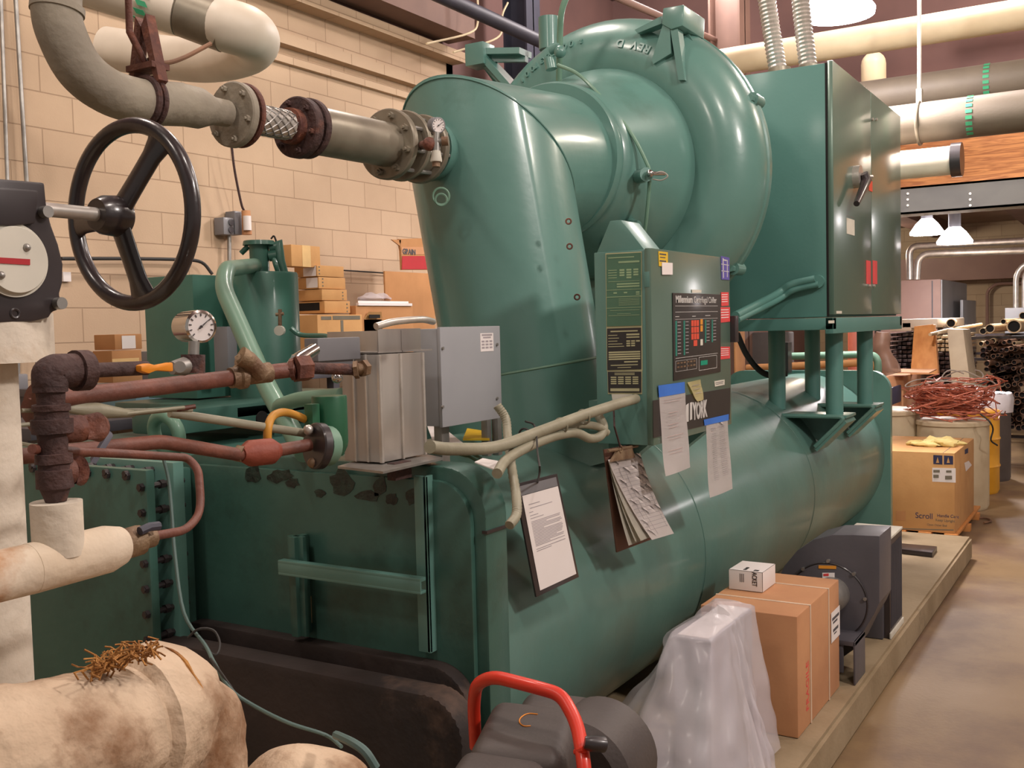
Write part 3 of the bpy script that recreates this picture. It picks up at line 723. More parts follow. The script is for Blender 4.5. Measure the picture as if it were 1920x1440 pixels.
sticker(d1, REDS, yd-.0016, 1587, 404, 1602, 409, 'label_header', 'red strip')
sticker(d1, KEYR, yd, 1629, 337, 1635.5, 360, 'red_tag', 'small orange-red sticker')
sticker(d1, REDS, yd, 1624, 488, 1632.5, 533, 'warning_label', 'red warning label beside the door seam')
sticker(d2, REDS, yd, 1636, 488, 1644.5, 533, 'warning_label', 'red warning label beside the door seam')
sticker(d1, PAPO, yd, 1568, 583, 1578, 588, 'name_plate', 'small white plate')
sticker(sc, PAPO, sy0-.0005, 1553, 601, 1564, 606, 'name_plate', 'small white plate')
for px in (1634, 1641.5):
    c = P(px, 224, Y=yd); MB().cyl((c.x, yd, c.z), (c.x, yd-.012, c.z), .009, 10).build('door_stud', STLW, d1)
c = P(1629, 536, Y=yd); MB().cyl((c.x, yd, c.z), (c.x, yd-.012, c.z), .008, 10).build('door_stud', STLW, d1)
c = P(1637, 536, Y=yd); MB().cyl((c.x, yd, c.z), (c.x, yd-.012, c.z), .008, 10).build('door_stud', STLW, d2)
# cable arms on the left face
for i, ((ax, ay), (bx_, by_)) in enumerate((((1528, 523), (1375, 592)), ((1534, 533), (1378, 600)))):
    pts = [P(ax, ay, X=sx0-.03), P((ax*.7+bx_*.3), ay+11, X=sx0-.05), P((ax+bx_)/2, (ay+by_)/2-3, X=sx0-.12), P(bx_+4, by_, X=sx0-.7)]
    MB().tube(spline(pts, 5), .02 if i == 0 else .016, 12).build('armoured_cable', GC, sc)
mb = MB(); p = P(1532, 528, X=sx0-.03); mb.cyl(p, p+Vector((.03, 0, 0)), .034, 14); mb.build('cable_gland', GC, sc)
# flexible conduits from the roof
for nm, (xa_, ya_), (xb_, yb_), lb in (('flexible_conduit', (1463, 134), (1449, -20), 'thick ribbed grey flexible conduit rising from the starter cabinet, left of the two'), ('flexible_conduit', (1519, 122), (1513, -20), 'thick ribbed grey flexible conduit rising from the starter cabinet, nearer the bright lamp')):
    y = 1.55 if xa_ < 1500 else 1.52
    a = Vector((0, 0, 0)); c0 = P(xa_, ya_, Z=sz1_+.0)
    if xa_ < 1500: c0 = P(xa_, ya_, X=5.62)
    else: c0 = P(xa_, ya_, X=5.66)
    c0.z = sz1_; top = P(xb_, yb_, X=c0.x); dr = (top-c0); top = c0+dr*3.2
    r = rr(17, depth(c0)); n = int((top-c0).length/.022); pts = []; rs = []
    for k in range(n*2):
        t = k/(n*2-1); pts.append(c0+(top-c0)*t+Vector((0, .05*math.sin(t*3), 0))); rs.append(r*(1.0 if k % 2 else .88))
    o = tag(MB().tube(pts, rs, 20).build(nm, STLW, sm=None), lb, 'conduit')
    MB().cyl(c0, c0+(top-c0).normalized()*.09, r*1.25, 20).build('conduit_collar', GPIPE2, o)

# ================================================================== CONTROL PANEL
px0, px1_, py0, pyb_ = 2.99, 3.715, 1.30, 1.50
pz0, pz1 = 1.265, 1.885
pn = T('control_panel', 'green chiller control panel box with a black keypad, stickers and taped notes', 'control panel', (3.35, 1.4, 1.27))
MB().box(px0, px1_, py0+.02, pyb_, pz0, pz1, .004).build('enclosure', G, pn)
pd = MB().box(px0-.004, px1_+.004, py0, py0+.022, pz0-.0, pz1+.004, .005).build('door', GCF, pn)
FY = py0-.0006
# sloped cover on the roof
mb = MB().prism([(px0+.02, 1.33, pz1), (px0+.02, 1.50, pz1), (px0+.02, 1.45, pz1+.10), (px0+.02, 1.41, pz1+.10)], (.14, 0, 0), .003); mb.build('roof_bracket', G, pn)
mb = MB(); mb.box(3.05, 3.12, 1.5, 1.56, 1.3, 1.4); mb.box(3.5, 3.57, 1.5, 1.6, 1.3, 1.4); mb.build('mounting_bracket', G, pn)
mb = MB().prism([(3.60, 1.34, pz0), (3.60, 1.49, pz0), (3.60, 1.49, pz0-.12)], (.06, 0, 0)); mb.build('support_gusset', G, pn); MB().prism([(3.05, 1.34, pz0), (3.05, 1.49, pz0), (3.05, 1.49, pz0-.12)], (.06, 0, 0)).build('support_gusset', G, pn)
# face plane helper
def fp(px, py, y=FY): return P(px, py, Y=y)
def fq(par, m, nm, quad, lb=None, th=.0015, y=FY):
    pts = [fp(*q, y=y) for q in quad]
    return MB().prism(pts, (0, -th, 0)).build(nm, m, par, label=lb, sm=None)
# keypad
kq = [(1260, 549), (1350, 552), (1350, 697), (1262, 714)]
pts = [fp(*q) for q in kq]
kp = MB().prism(pts, (0, -.003, 0), .0014).build('keypad_plate', PLT, pd, label='black keypad plate with printed keys')
KY = FY-.0034
kf = uv(*[fp(*q, y=KY) for q in [(1264, 554), (1347, 556), (1347, 694), (1265, 708)]])
nY = (0, -1, 0)
text('title_text', 'Millennium', WLET, kp, kf(.03, .085), XD, ZD, .033, .0005, 'white title lettering', .0007, sx=1.05)
text('title_text', 'Centrifugal Chiller', WLET, kp, kf(.42, .085), XD, ZD, .031, .0005, 'white title lettering', sx=.96)
mb = MB(); strips(mb, kf, [(.02, .125, .98, .130), (.02, .2, .98, .205), (.02, .29, .98, .294), (.02, .765, .98, .77), (.02, .8, .48, .803), (.02, .93, .48, .933), (.02, .8, .024, .93), (.26, .8, .264, .93), (.476, .8, .48, .93), (.53, .79, .96, .795), (.53, .96, .96, .965), (.53, .79, .535, .965), (.955, .79, .96, .965), (.02, .255, .1, .262), (.38, .255, .46, .262), (.68, .25, .8, .258)], .0004, nY); mb.build('printed_frame_lines', WLET, kp, label='thin printed frame lines', sm=None)
for u0, n_ in ((.02, 10), (.19, 10), (.67, 7), (.83, 7)):
    strips(MB(), kf, [(u0, .31+.043*i, u0+.033, .353+.043*i) for i in range(n_)], .0004, nY).build('teal_key_column', TEAL, kp, label='column of teal printed keys', sm=None)
mb = MB(); strips(mb, kf, [(.065, .322+.043*i, .135, .33+.043*i) for i in range(10)]+[(.235, .322+.043*i, .30, .33+.043*i) for i in range(10)]+[(.71, .322+.043*i, .78, .33+.043*i) for i in range(7)]+[(.87, .322+.043*i, .94, .33+.043*i) for i in range(7)], .0004, nY); mb.build('printed_captions', INKL, kp, sm=None)
mb = MB(); strips(mb, kf, [(.36+.06*j, .31+.085*i, .41+.06*j, .385+.085*i) for i in range(3) for j in range(3)]+[(.41, .565, .49, .64)], .0006, nY); mb.build('red_key_block', KEYR, kp, label='block of orange-red keys', sm=None)
mb = MB(); strips(mb, kf, [(.565, .30, .62, .37), (.565, .38, .62, .46)], .0006, nY); mb.build('amber_key', KEYO, kp, sm=None)
mb = MB(); strips(mb, kf, [(.565, .56, .62, .64)], .0006, nY); mb.build('white_key', PAPO, kp, sm=None)
mb = MB(); strips(mb, kf, [(.57, .84, .73, .9)], .0006, nY); mb.build('display_window', LED, kp, label='teal display window', sm=None)
mb = MB(); strips(mb, kf, [(.05+.07*i, .82, .10+.07*i, .84) for i in range(6)]+[(.05+.07*i, .87, .10+.07*i, .89) for i in range(6)], .0004, nY); mb.build('printed_key_row', BRZ, kp, sm=None)
# stickers
fq(pd, YEL, 'caution_sticker', [(1234, 471), (1251.5, 473), (1251.5, 500), (1235, 499)], 'yellow caution sticker')
sf = uv(*[fp(*q, y=FY-.0017) for q in [(1235, 472), (1250.5, 474), (1250.5, 499), (1235.5, 498)]])
strips(MB(), sf, [(.1, .1, .9, .2), (.15, .35, .8, .42), (.1, .6, .9, .7)], .0003, nY).build('sticker_print', INK, pd, sm=None)
fq(pd, PAP, 'white_sticker', [(1240.5, 492), (1260.5, 493), (1260.5, 515), (1241, 515)], 'small blank white sticker', y=FY-.002)
fq(pd, PUR, 'service_sticker', [(1351.5, 480), (1367, 483), (1367, 525), (1352.5, 524)], 'violet-blue sticker')
vf = uv(*[fp(*q, y=FY-.0017) for q in [(1352, 481), (1366.5, 484), (1366.5, 524), (1353, 523)]])
strips(MB(), vf, [(0, .32, 1, .35), (0, .62, 1, .65), (.2, .05, .3, .95), (.75, .1, .83, .9), (.3, .1, .7, .16)], .0003, nY).build('sticker_print', WLET, pd, sm=None)
for q in ([(1351.5, 548), (1365.5, 548), (1365.5, 573), (1352, 574)], [(1349.5, 576), (1368, 576), (1368, 603), (1351, 605)], [(1350, 650), (1368, 650), (1368, 672), (1350, 674)]):
    fq(pd, REDS, 'warning_sticker', q, 'red warning sticker')
    g_ = uv(*[fp(x, y, y=FY-.0017) for x, y in q]); strips(MB(), g_, [(.1, .15+.17*i, .9, .2+.17*i) for i in range(4)], .0003, nY).build('sticker_print', PAP, pd, sm=None)
fq(pd, PAPO, 'small_plate', [(1296.5, 543), (1314.5, 543.5), (1314.5, 549), (1297, 549)], 'tiny white plate')
fq(pd, PAPO, 'small_plate', [(1339, 715), (1358, 711.5), (1358, 721.5), (1340, 725)], 'small cream plate with two printed lines')
pf_ = uv(*[fp(*q, y=FY-.0017) for q in [(1339, 715), (1358, 711.5), (1358, 721.5), (1340, 725)]]); strips(MB(), pf_, [(.1, .3, .9, .4), (.15, .6, .85, .68)], .0003, nY).build('plate_print', INK, pd, sm=None)
# logo band
fq(pd, PLT, 'logo_band', [(1223.5, 751), (1368.5, 727), (1367.5, 786.5), (1224.5, 821)], 'black band with the white maker lettering', th=.002)
la = fp(1298.5, 784.5, y=FY-.0025); lb_ = fp(1336, 776, y=FY-.0025); lt = fp(1298.5, 756, y=FY-.0025)
dx_ = (fp(1333, 775, y=FY-.0025)-fp(1299.5, 784, y=FY-.0025))
hcap = (fp(1299.5, 755, y=FY-.0025)-fp(1299.5, 785, y=FY-.0025)).length
tO = text('logo_lettering', 'YORK', WLET, pd, fp(1299.5, 786, y=FY-.0025), XD, ZD, hcap/.69, .0006, 'white maker lettering', .0035, sx=.62)
mb = MB().prism([fp(*q, y=FY-.0025) for q in ((1286, 760), (1291, 756), (1291, 790), (1286, 792))], (0, -.0006, 0)); mb.prism([fp(*q, y=FY-.0025) for q in ((1293.5, 755), (1297.5, 754), (1297.5, 786), (1293.5, 788))], (0, -.0006, 0)); mb.build('logo_mark', WLET, pd, label='white logo mark', sm=None)
# left face plates (facing the near end)
LX = px0-.0008
def lp(px, py, x=LX): return P(px, py, X=x)
def lface(m, nm, q, lb, th=.0015, x=LX): return MB().prism([lp(*k, x=x) for k in q], (-th, 0, 0)).build(nm, m, pn, label=lb, sm=None)
lface(PLL, 'plate_border', [(1135.5, 475), (1203.5, 471.5), (1205, 695), (1138, 696)], 'cream-edged label column', th=.001)
lface(PLG, 'instruction_plate', [(1137, 477), (1202, 473.5), (1202.5, 610), (1138, 612)], 'tall green instruction plate with rows of small print', x=LX-.0012)
lface(PLT, 'data_plate', [(1138.5, 616), (1202, 614), (1202.5, 692), (1139, 694)], 'black data plate with cream print', x=LX-.0012)
lface(PLL, 'plate_border', [(1139, 694), (1204.5, 693), (1204, 739), (1140, 739)], 'cream-edged black plate', th=.001)
lface(PLT, 'data_plate', [(1140, 697), (1202.5, 696.5), (1202.5, 736), (1141, 736)], 'lower black data plate with cream print columns', x=LX-.0012)
lface(PAPO, 'paper_tag', [(1147, 739), (1186, 739), (1186, 754), (1149, 754)], 'white paper tag under the plates')
f1 = uv(*[lp(*k, x=LX-.003) for k in [(1137, 477), (1202, 473.5), (1202.5, 610), (1138, 612)]]); nX = (-1, 0, 0)
R_ = [(.05, .045+.0, .8, .06), (.35, .105, .95, .13), (.05, .85, .95, .857), (.0, .495, 1, .502), (.0, .59, 1, .6), (0, .745, 1, .752)]
R_ += [(.05, .22+.035*i, .3, .23+.035*i) for i in range(4)]+[(.38+.2*j, .215+.035*i, .52+.2*j, .24+.035*i) for i in range(4) for j in range(3) if not (i == 3 and j != 1)]
R_ += [(.05, .38, .95, .386), (.3, .41, .95, .43), (.3, .445, .95, .465), (.2, .53, .3, .55), (.5, .53, .6, .55), (.85, .53, .95, .55), (.85, .56, .95, .575)]
R_ += [(.35, .62+.018*i, .95, .625+.018*i) for i in range(6)]+[(.1, .78, .95, .786), (.3, .83, .7, .836)]
strips(MB(), f1, R_, .0003, nX).build('plate_print', PLGL, pn, sm=None)
f2 = uv(*[lp(*k, x=LX-.003) for k in [(1138.5, 616), (1202, 614), (1202.5, 692), (1139, 694)]])
R_ = [(.1, .06, .9, .09), (.57, .14, .95, .18), (.57, .21, .95, .24), (.03, .16, .3, .175), (.03, .23, .35, .245), (.03, .3, .3, .315), (.03, .37, .45, .385), (.03, .43, .5, .445)]
R_ += [(.57+.14*j, .3+.055*i, .68+.14*j, .335+.055*i) for i in range(3) for j in range(3) if i == 0 or j < 2]+[(.04, .56+.055*i, .97, .595+.055*i) for i in range(4)]+[(.5, .8, .9, .83), (.1, .88, .9, .9), (.3, .94, .7, .955)]
strips(MB(), f2, R_, .0003, nX).build('plate_print', PLL, pn, sm=None)
f3 = uv(*[lp(*k, x=LX-.003) for k in [(1140, 697), (1202.5, 696.5), (1202.5, 736), (1141, 736)]])
R_ = [(.2, .06, .8, .09), (.2, .13, .8, .16)]+[(.08+.22*j, .24+.1*i, .25+.22*j, .3+.1*i) for i in range(4) for j in range(4)]+[(.06, .8, .94, .94)]
strips(MB(), f3, R_, .0003, nX).build('plate_print', PLL, pn, sm=None)
MB().prism([lp(1208, 510, x=LX), lp(1218, 509, x=LX), lp(1219, 538, x=LX), lp(1209, 539, x=LX)], (-.004, 0, 0), .001).build('hinge', G, pn)
# latch on far side and front rim
c = fp(1371, 617); MB().box(c.x-.01, c.x+.03, py0-.02, py0+.05, c.z-.05, c.z+.05, .004).build('latch', BLK, pn, label='black latch block')
# taped notes: thin sheets that curl a little
def sheet(name, quad, m, lb, cat, y=py0-.004, curl=.02, n=10, group=None, th=.0006, vbase=0):
    f_ = uv(*[P(*q, Y=y) for q in quad]); bm = bmesh.new(); gr = []
    for j in range(n+1):
        row = []
        for i in range(5):
            p = f_(i/4, j/n); t = j/n; p.y -= curl*t*t+.003*math.sin(i*1.1+j*.6)*t
            row.append(bm.verts.new(p))
        gr.append(row)
    for j in range(n):
        for i in range(4): bm.faces.new((gr[j][i], gr[j][i+1], gr[j+1][i+1], gr[j+1][i]))
    r_ = bmesh.ops.solidify(bm, geom=list(bm.faces), thickness=th)
    mb = MB(); mb.bm.free(); mb.bm = bm
    o = mb.build(name, m); tag(o, lb, cat, group)
    def g(u, v):
        p = f_(u, v); p.y -= curl*v*v+.003*math.sin(u*4*1.1+v*n*.6)*v+.0022; return p
    g.curved = True
    return o, g
n1, g1 = sheet('taped_note', [(1236, 744), (1285, 736), (1289, 876), (1242, 893)], PAP, 'taller white note with faint red writing taped under the keypad', 'note', curl=.012)
mb = MB(); strips(mb, g1, [(.15, .05, .8, .055), (.15, .08, .75, .085), (.3, .22, .65, .228), (.3, .26, .6, .266), (.25, .37, .65, .378), (.28, .41, .6, .418), (.2, .52, .8, .528), (.25, .56, .7, .566), (.2, .70, .72, .708), (.22, .74, .68, .746)], .0002, nY); mb.build('handwriting', INKP, n1, sm=None)
tp = MB().prism([P(*q, Y=py0-.0045) for q in ((1234, 723), (1283.5, 716), (1284, 736.5), (1235.5, 745))], (0, -.0006, 0)).build('tape_strip', TAPE, n1, label='blue masking tape', sm=None)
n2, g2 = sheet('taped_note', [(1324, 797), (1364.5, 787), (1369, 916), (1325.5, 933)], PAP, 'shorter white printed list taped at the lower right corner of the control panel', 'note', curl=.012)
mb = MB(); strips(mb, g2, [(.2, .06, .4, .068), (.55, .06, .8, .068), (.2, .09, .4, .096), (.58, .09, .8, .096)]+[(.24, .14+.028*i, .42, .145+.028*i) for i in range(24)]+[(.58, .14+.028*i, .84, .145+.028*i) for i in range(23)], .0002, nY); mb.build('printed_columns', INKL, n2, sm=None)
MB().prism([P(*q, Y=py0-.0045) for q in ((1319.5, 787), (1366, 776.5), (1366, 788), (1321, 798))], (0, -.0006, 0)).build('tape_strip', TAPE, n2, label='blue masking tape', sm=None)
n3, g3 = sheet('sticky_note', [(1289, 717), (1313.5, 711.5), (1317.5, 749), (1305, 752.5)], mat('pale_yellow_note', srgb(226, 214, 160), rough=.8), 'small pale yellow slip stuck above the white lettering', 'note', curl=.006, y=py0-.005)
mb = MB(); strips(mb, g3, [(.2, .2, .8, .22), (.2, .4, .8, .42), (.25, .6, .75, .62)], .0002, nY); mb.build('handwriting', INKL, n3, sm=None)
# ================================================================== RELIEF LINE INTO THE DUCT
YR = 2.19
def A(px, py, Y=YR): return P(px, py, Y=Y)
rl = T('flanged_pipe_line', 'grey pipe with a bend, bolted flanges and braided section running into the green duct', 'pipe', (2.4, YR, 2.1))
pb1 = [A(108, -60), A(106, 20), A(118, 70), A(150, 130), A(200, 170), A(262, 190), A(340, 196)]
r0 = rr(41, depth(A(260, 190)))
q = spline(pb1, 6)
MB().tube(q, [r0*1.02]*len(q), 28).build('bent_pipe', GPIPE, rl)
MB().tube([A(108, 12), A(107, 24)], r0*1.1, 28).build('joint_band', GPIPE, rl)
q = [A(338, 196), A(372, 203), A(398, 208), A(425, 213)]
MB().tube(q, [r0*1.0, r0*.98, r0*.68, r0*.66], 28).build('reducer', GPIPE, rl)
def flange(px, py, rpx, th, m, nb=6, boltm=None, name='flange', Y=YR, parent=rl, hole=None, rot=0.3, lb=None):
    c = A(px, py, Y); R = rr(rpx, depth(c)); ax = XD
    o = MB().lathe(c, ax, [(0, 0), (0, R-.004), (.004, R), (th, R), (th, 0)], 48, caps=False).build(name, m, parent, label=lb)
    for k in range(nb):
        an = rot+2*math.pi*k/nb; bc = c+Vector((0, math.cos(an), math.sin(an)))*R*.8
        MB().hexbolt(bc, -ax, R*.1, R*.12).cyl(bc-ax*R*.2, bc, R*.05, 8).build('bolt', boltm or m, parent)
    return c, R
flange(432, 214, 61, .022, GPIPE, 6)
flange(450, 216, 60, .012, RUST, 0, name='gasket_flange', lb='rusty edge flange')
a = A(462, 219); b = A(548, 237); rb = rr(27, depth(a))
mb = MB(); n = 60; pts = [a.lerp(b, k/(n-1)) for k in range(n)]; mb.tube(pts, [rb*(1+.035*math.cos(k*math.pi)) for k in range(n)], 24)
brd = mb.build('braided_hose', STLW, rl, label='shiny braided metal section')
mb = MB()
for s_ in (1, -1):
    for k in range(10):
        pts = [a.lerp(b, t/24)+Vector((0, math.cos(s_*t/24*3.6+k*.628), math.sin(s_*t/24*3.6+k*.628)))*(rb*1.04) for t in range(25)]
        mb.tube(pts, .0022, 4, caps=False)
mb.build('wire_braid', STL, brd)
MB().tube([a-XD*.01, a+XD*.012], rb*1.2, 24).build('hose_ferrule', RUST, rl); MB().tube([b-XD*.02, b+XD*.02], rb*1.3, 24).build('hose_ferrule', RUST, rl)
flange(552, 238, 57, .03, RUSTD, 6, lb='dark rusty flange'); flange(572, 240, 56, .02, RUSTD, 0, lb='dark rusty flange')
a = A(585, 243); b = A(728, 272); rs_ = rr(41, depth(b))
MB().tube([a, a+(b-a)*.08, b], [rs_*.88, rs_, rs_], 32).build('pipe_spool', GPIPE2, rl)
flange(724, 270, 66, .022, GPIPE2, 8); flange(752, 273, 66, .014, GPIPE2, 0)
c = A(762, 275); R = rr(50, depth(c)); MB().lathe(c, XD, [(0, R), (.07, R)], 32).build('valve_body', GPIPE2, rl)
mb = MB()
for k in range(8):
    an = .3+2*math.pi*k/8; o = Vector((0, math.cos(an), math.sin(an)))*rr(54, depth(c)); mb = MB().cyl(A(728, 270)+o, A(800, 282)+o, .008, 8); mb.build('stud_bolt', STL, rl)
flange(785, 279, 64, .02, GPIPE2, 0); c = A(800, 281); R = rr(57, depth(c)); MB().lathe(c, XD, [(0, R), (.03, R), (.05, R*.92), (.12, R*.92)], 40).build('weld_neck', G, rl, label='green painted weld neck')
# small gauge and valve cluster at the elbow
gv = T('relief_valve_cluster', 'small pressure gauge with relief valve beside the flange on the green duct', 'gauge', V(815, 265, 2.95))
D_ = 2.95
def gaugeface(c, nrm, R, m_case, par, dep=.03):
    c = Vector(c); nrm = Vector(nrm).normalized()
    MB().lathe(c-nrm*dep, nrm, [(0, 0), (0, R*.95), (dep*.8, R), (dep, R), (dep*1.05, R*.86)], 32, caps=False).build('gauge_case', m_case, par)
    f = MB().lathe(c+nrm*.0005, nrm, [(0, 0), (0, R*.87)], 32, caps=False).build('gauge_dial', PAP, par, label='white dial')
    u_ = nrm.cross(ZD).normalized(); v_ = u_.cross(nrm)
    mb = MB()
    for k in range(11):
        an = math.radians(-45+27*k); dr = u_*math.cos(an)+v_*math.sin(an); sd = u_*-math.sin(an)+v_*math.cos(an)
        a_1 = c+dr*R*.62; b_1 = c+dr*R*.78; mb.prism([a_1+sd*R*.03, a_1-sd*R*.03, b_1-sd*R*.03, b_1+sd*R*.03], nrm*.0016)
    mb.build('dial_marks', INK, f, sm=None)
    dr = (u_*-.6+v_*.5).normalized(); sd = dr.cross(nrm)
    MB().prism([c-dr*R*.2+sd*R*.04, c-dr*R*.2-sd*R*.04, c+dr*R*.65], nrm*.0035).build('pointer', BLK, f, sm=None)
    MB().ball(c+nrm*.002, R*.09, seg=10).build('pointer_hub', BLK, f)
c = V(822, 235, D_); gn = (CAMP-c).normalized()+Vector((.35, -.35, 0))
gaugeface(c, gn, rr(15, D_), GRYD, gv, .028)
MB().cyl(V(819, 248, D_), V(818, 262, D_), .009, 10).cyl(V(800, 268, D_), V(838, 264, D_), .011, 10).cyl(V(818, 262, D_), V(818, 284, D_), .012, 10).build('pipe_tee', STL, gv)
MB().cyl(V(828, 265, D_), V(840, 264, D_), .014, 10).build('brass_cap', BRZ, gv)
MB().lathe(V(818, 283, D_), V(818, 300, D_)-V(818, 283, D_), [(0, .012), (.004, .013), (.028, .017), (.032, .016)], 14).build('relief_valve_body', PAPO, gv, label='white relief valve body')
MB().cyl(V(818, 301, D_), V(818, 313, D_), .0115, 12).build('relief_valve_nut', BRZ, gv)
MB().cyl(A(790, 272, 2.12), V(812, 268, D_), .013, 10).ball(V(805, 270, D_), .02).build('red_fitting', RUST, gv, label='reddish fitting')
# pipe clevis hanger
ck = T('clevis_hanger', 'rusty strap hanger clamped round the grey bent pipe', 'pipe hanger', A(265, 190))
c = A(270, 190); cr = r0*1.06
MB().torus(c, XD, cr, .009, 40, 8).torus(c+XD*.02, XD, cr, .009, 40, 8).build('strap', RUSTD, ck)
mb = MB(); w = .012
for sgn in (1, -1):
    mb.prism([c+Vector((0, sgn*cr*.75, cr*.66)), c+Vector((0, sgn*cr*1.0, cr*.8)), c+Vector((0, sgn*.02, cr+.16)), c+Vector((0, sgn*.0, cr+.13))], XD*.03)
mb.box(c.x-.012, c.x+.045, c.y-.05, c.y+.05, c.z+cr+.02, c.z+cr+.035); mb.build('clevis_bracket', RUST, ck)
MB().tube([c+Vector((.015, 0, cr+.03)), A(243, 60), A(241, -60)+Vector((0, 0, .3))], .009, 10).build('hanger_rod', RUST, ck)
mb = MB(); q = spline([A(278, 112), A(310, 118), A(345, 108), A(395, 82)], 5); mb.tube(q, .006, 8).build('tie_wire', PIPED, ck)

# ================================================================== WHITE U-BEND PIPE
d = 3.9
wb_ = T('insulated_return_bend', 'white insulated pipe with grey band and green marker bending back over the block wall', 'pipe', V(400, 60, d))
R = rr(47, d)
p0 = V(120, -60, d); p1 = V(345, 22, d); p2 = V(405, 40, d)
dirp = (V(430, 50, d)-V(330, 18, d)).normalized()
MB().tube([V(330, 18, d)-dirp*1.5, V(330, 18, d)+dirp*.02], R*.97, 32).build('white_pipe', WPIPE, wb_)
MB().tube([V(345, 20, d), V(425, 50, d)], R*1.03, 32).build('grey_band', GPIPE2, wb_, label='grey metal band')
q = spline([V(408, 42, d), V(424, 47.5, d), V(462, 60, d+.05), V(478, 78, d+.25), V(458, 98, d+.5), V(400, 112, d+.75), V(330, 110, d+.9), V(200, 90, d+1.0)], 6)
MB().tube(q, [R*1.04]*len(q), 32).build('return_bend', WPIPE, wb_)
c = V(280, 12, d-.0); mb = MB()
u_ = (CAMP-c).normalized(); ax = dirp; vv = ax.cross(u_).normalized(); u2 = vv.cross(ax)
for k in range(5):
    a0 = -.8+k*.34; pts = []
    for (aa, t) in ((a0, -.02), (a0, .02), (a0+.2, .035), (a0+.2, -.005)): pts.append(c-ax*(.0)+ax*t+(u2*math.cos(aa)+vv*math.sin(aa))*(R*.975))
    mb.prism(pts, (u2*math.cos(a0+.1)+vv*math.sin(a0+.1))*.002)
mb.build('arrow_band', GREENM, wb_, label='green dashed marker', sm=None)

# ================================================================== GEAR OPERATED VALVE (very near)
YG = 1.30
def Q(px, py, Y=YG): return P(px, py, Y=Y)
gb = T('gear_operated_valve', 'black valve gearbox with white position dial and a large three-spoke black handwheel', 'valve', Q(20, 600))
out = [(-130, 325), (0, 335), (84, 342), (88, 385), (96, 420), (110, 458), (119, 495), (118, 530), (112, 552), (116, 566), (113, 580), (99, 585), (92, 596), (62, 603), (0, 605), (-130, 603)]
MB().prism([Q(*p) for p in out], (0, .10, 0), .004).build('gearbox', BLK, gb)
MB().prism([Q(x, y, YG-.0) for x, y in [(-130, 345), (0, 352), (66, 358), (60, 420), (20, 424), (-130, 424)]], (0, -.008, 0), .003).build('cover_boss', BLK, gb)
c = Q(24, 488); Rd = rr(63, depth(c))
dial = MB().lathe(c, (0, -1, 0), [(0, 0), (0, Rd*1.1), (.004, Rd*1.1), (.004, Rd), (.009, Rd), (.011, Rd*.97), (.011, 0)], 64, caps=False).build('dial', PAPO, gb, label='round white position indicator dial')
a = Q(-30, 482, YG-.0112); b = Q(57, 494, YG-.0112)
MB().prism([Q(-30, 481, YG-.0115), Q(56, 486, YG-.0115), Q(56, 497, YG-.0115), Q(-30, 492, YG-.0115)], (0, -.0008, 0)).build('red_pointer', REDP, dial, label='red indicator bar', sm=None)
for px, py in ((50, 464), (2, 516)): cc = Q(px, py, YG-.011); MB().ball(cc, .0055, .0055, .0055, 12).build('dial_screw', STL, dial)
for px, py in ((81, 398), (107, 569)):
    cc = Q(px, py); MB().cyl(cc+YD*.01, cc-YD*.012, .0085, 14).build('bolt', STL, gb)
cc = Q(28, 588); MB().torus(cc, (0, 1, 0), .006, .002, 20, 6).build('cast_mark', BLK, gb)
# stem and wheel: stem runs along X
s0 = Q(84, 398, YG+.05); 
wheelc = P(247, 403, Y=YG+.06); WX = wheelc.x
s0 = Vector((Q(80, 392).x, wheelc.y, P(80, 392, Y=wheelc.y).z)); s0 = P(88, 393, Y=wheelc.y)
hubc = P(203, 404, Y=wheelc.y)
MB().tube([s0-XD*.03, hubc], .0105, 20).build('stem', STLW, gb, label='bare steel stem')
RW = rr(165, depth(wheelc))
wh = MB().torus(wheelc, XD, RW, .0125, 72, 16).build('wheel_rim', WHEELB, gb)
MB().lathe(hubc-XD*.022, XD, [(0, .016), (0, .024), (.012, .03), (.035, .032), (.05, .028), (.055, .012)], 28).build('wheel_hub', WHEELB, gb)
for tx, ty in ((300, 272), (273, 566), (146, 418)):
    v = ray(tx, ty); t = (WX-CAMP.x)/v.x; tip = CAMP+v*t
    dr = (tip-wheelc); dr = dr.normalized()*RW; tip = wheelc+dr
    pts = [hubc+dr*.1+XD*.012, hubc.lerp(tip, .5)+XD*.008, tip]
    mb = MB(); side = dr.cross(XD).normalized()
    n = 8; prev = None; ring = []
    for k in range(n+1):
        t = k/n; p_ = (hubc+XD*.015).lerp(tip, t); wd = (.021 if t < .8 else .021+(t-.8)*.06)*(1-.1*math.sin(t*3)); th = .009
        ring.append([mb.bm.verts.new(p_+side*wd*math.cos(a_)+XD*th*math.sin(a_)) for a_ in [2*math.pi*j/14 for j in range(14)]])
    for A_, B_ in zip(ring, ring[1:]):
        for j in range(14): mb.bm.faces.new((A_[j], A_[(j+1) % 14], B_[(j+1) % 14], B_[j]))
    mb.bm.faces.new(ring[0][::-1]); mb.bm.faces.new(ring[-1]); mb.build('wheel_spoke', WHEELB, gb)
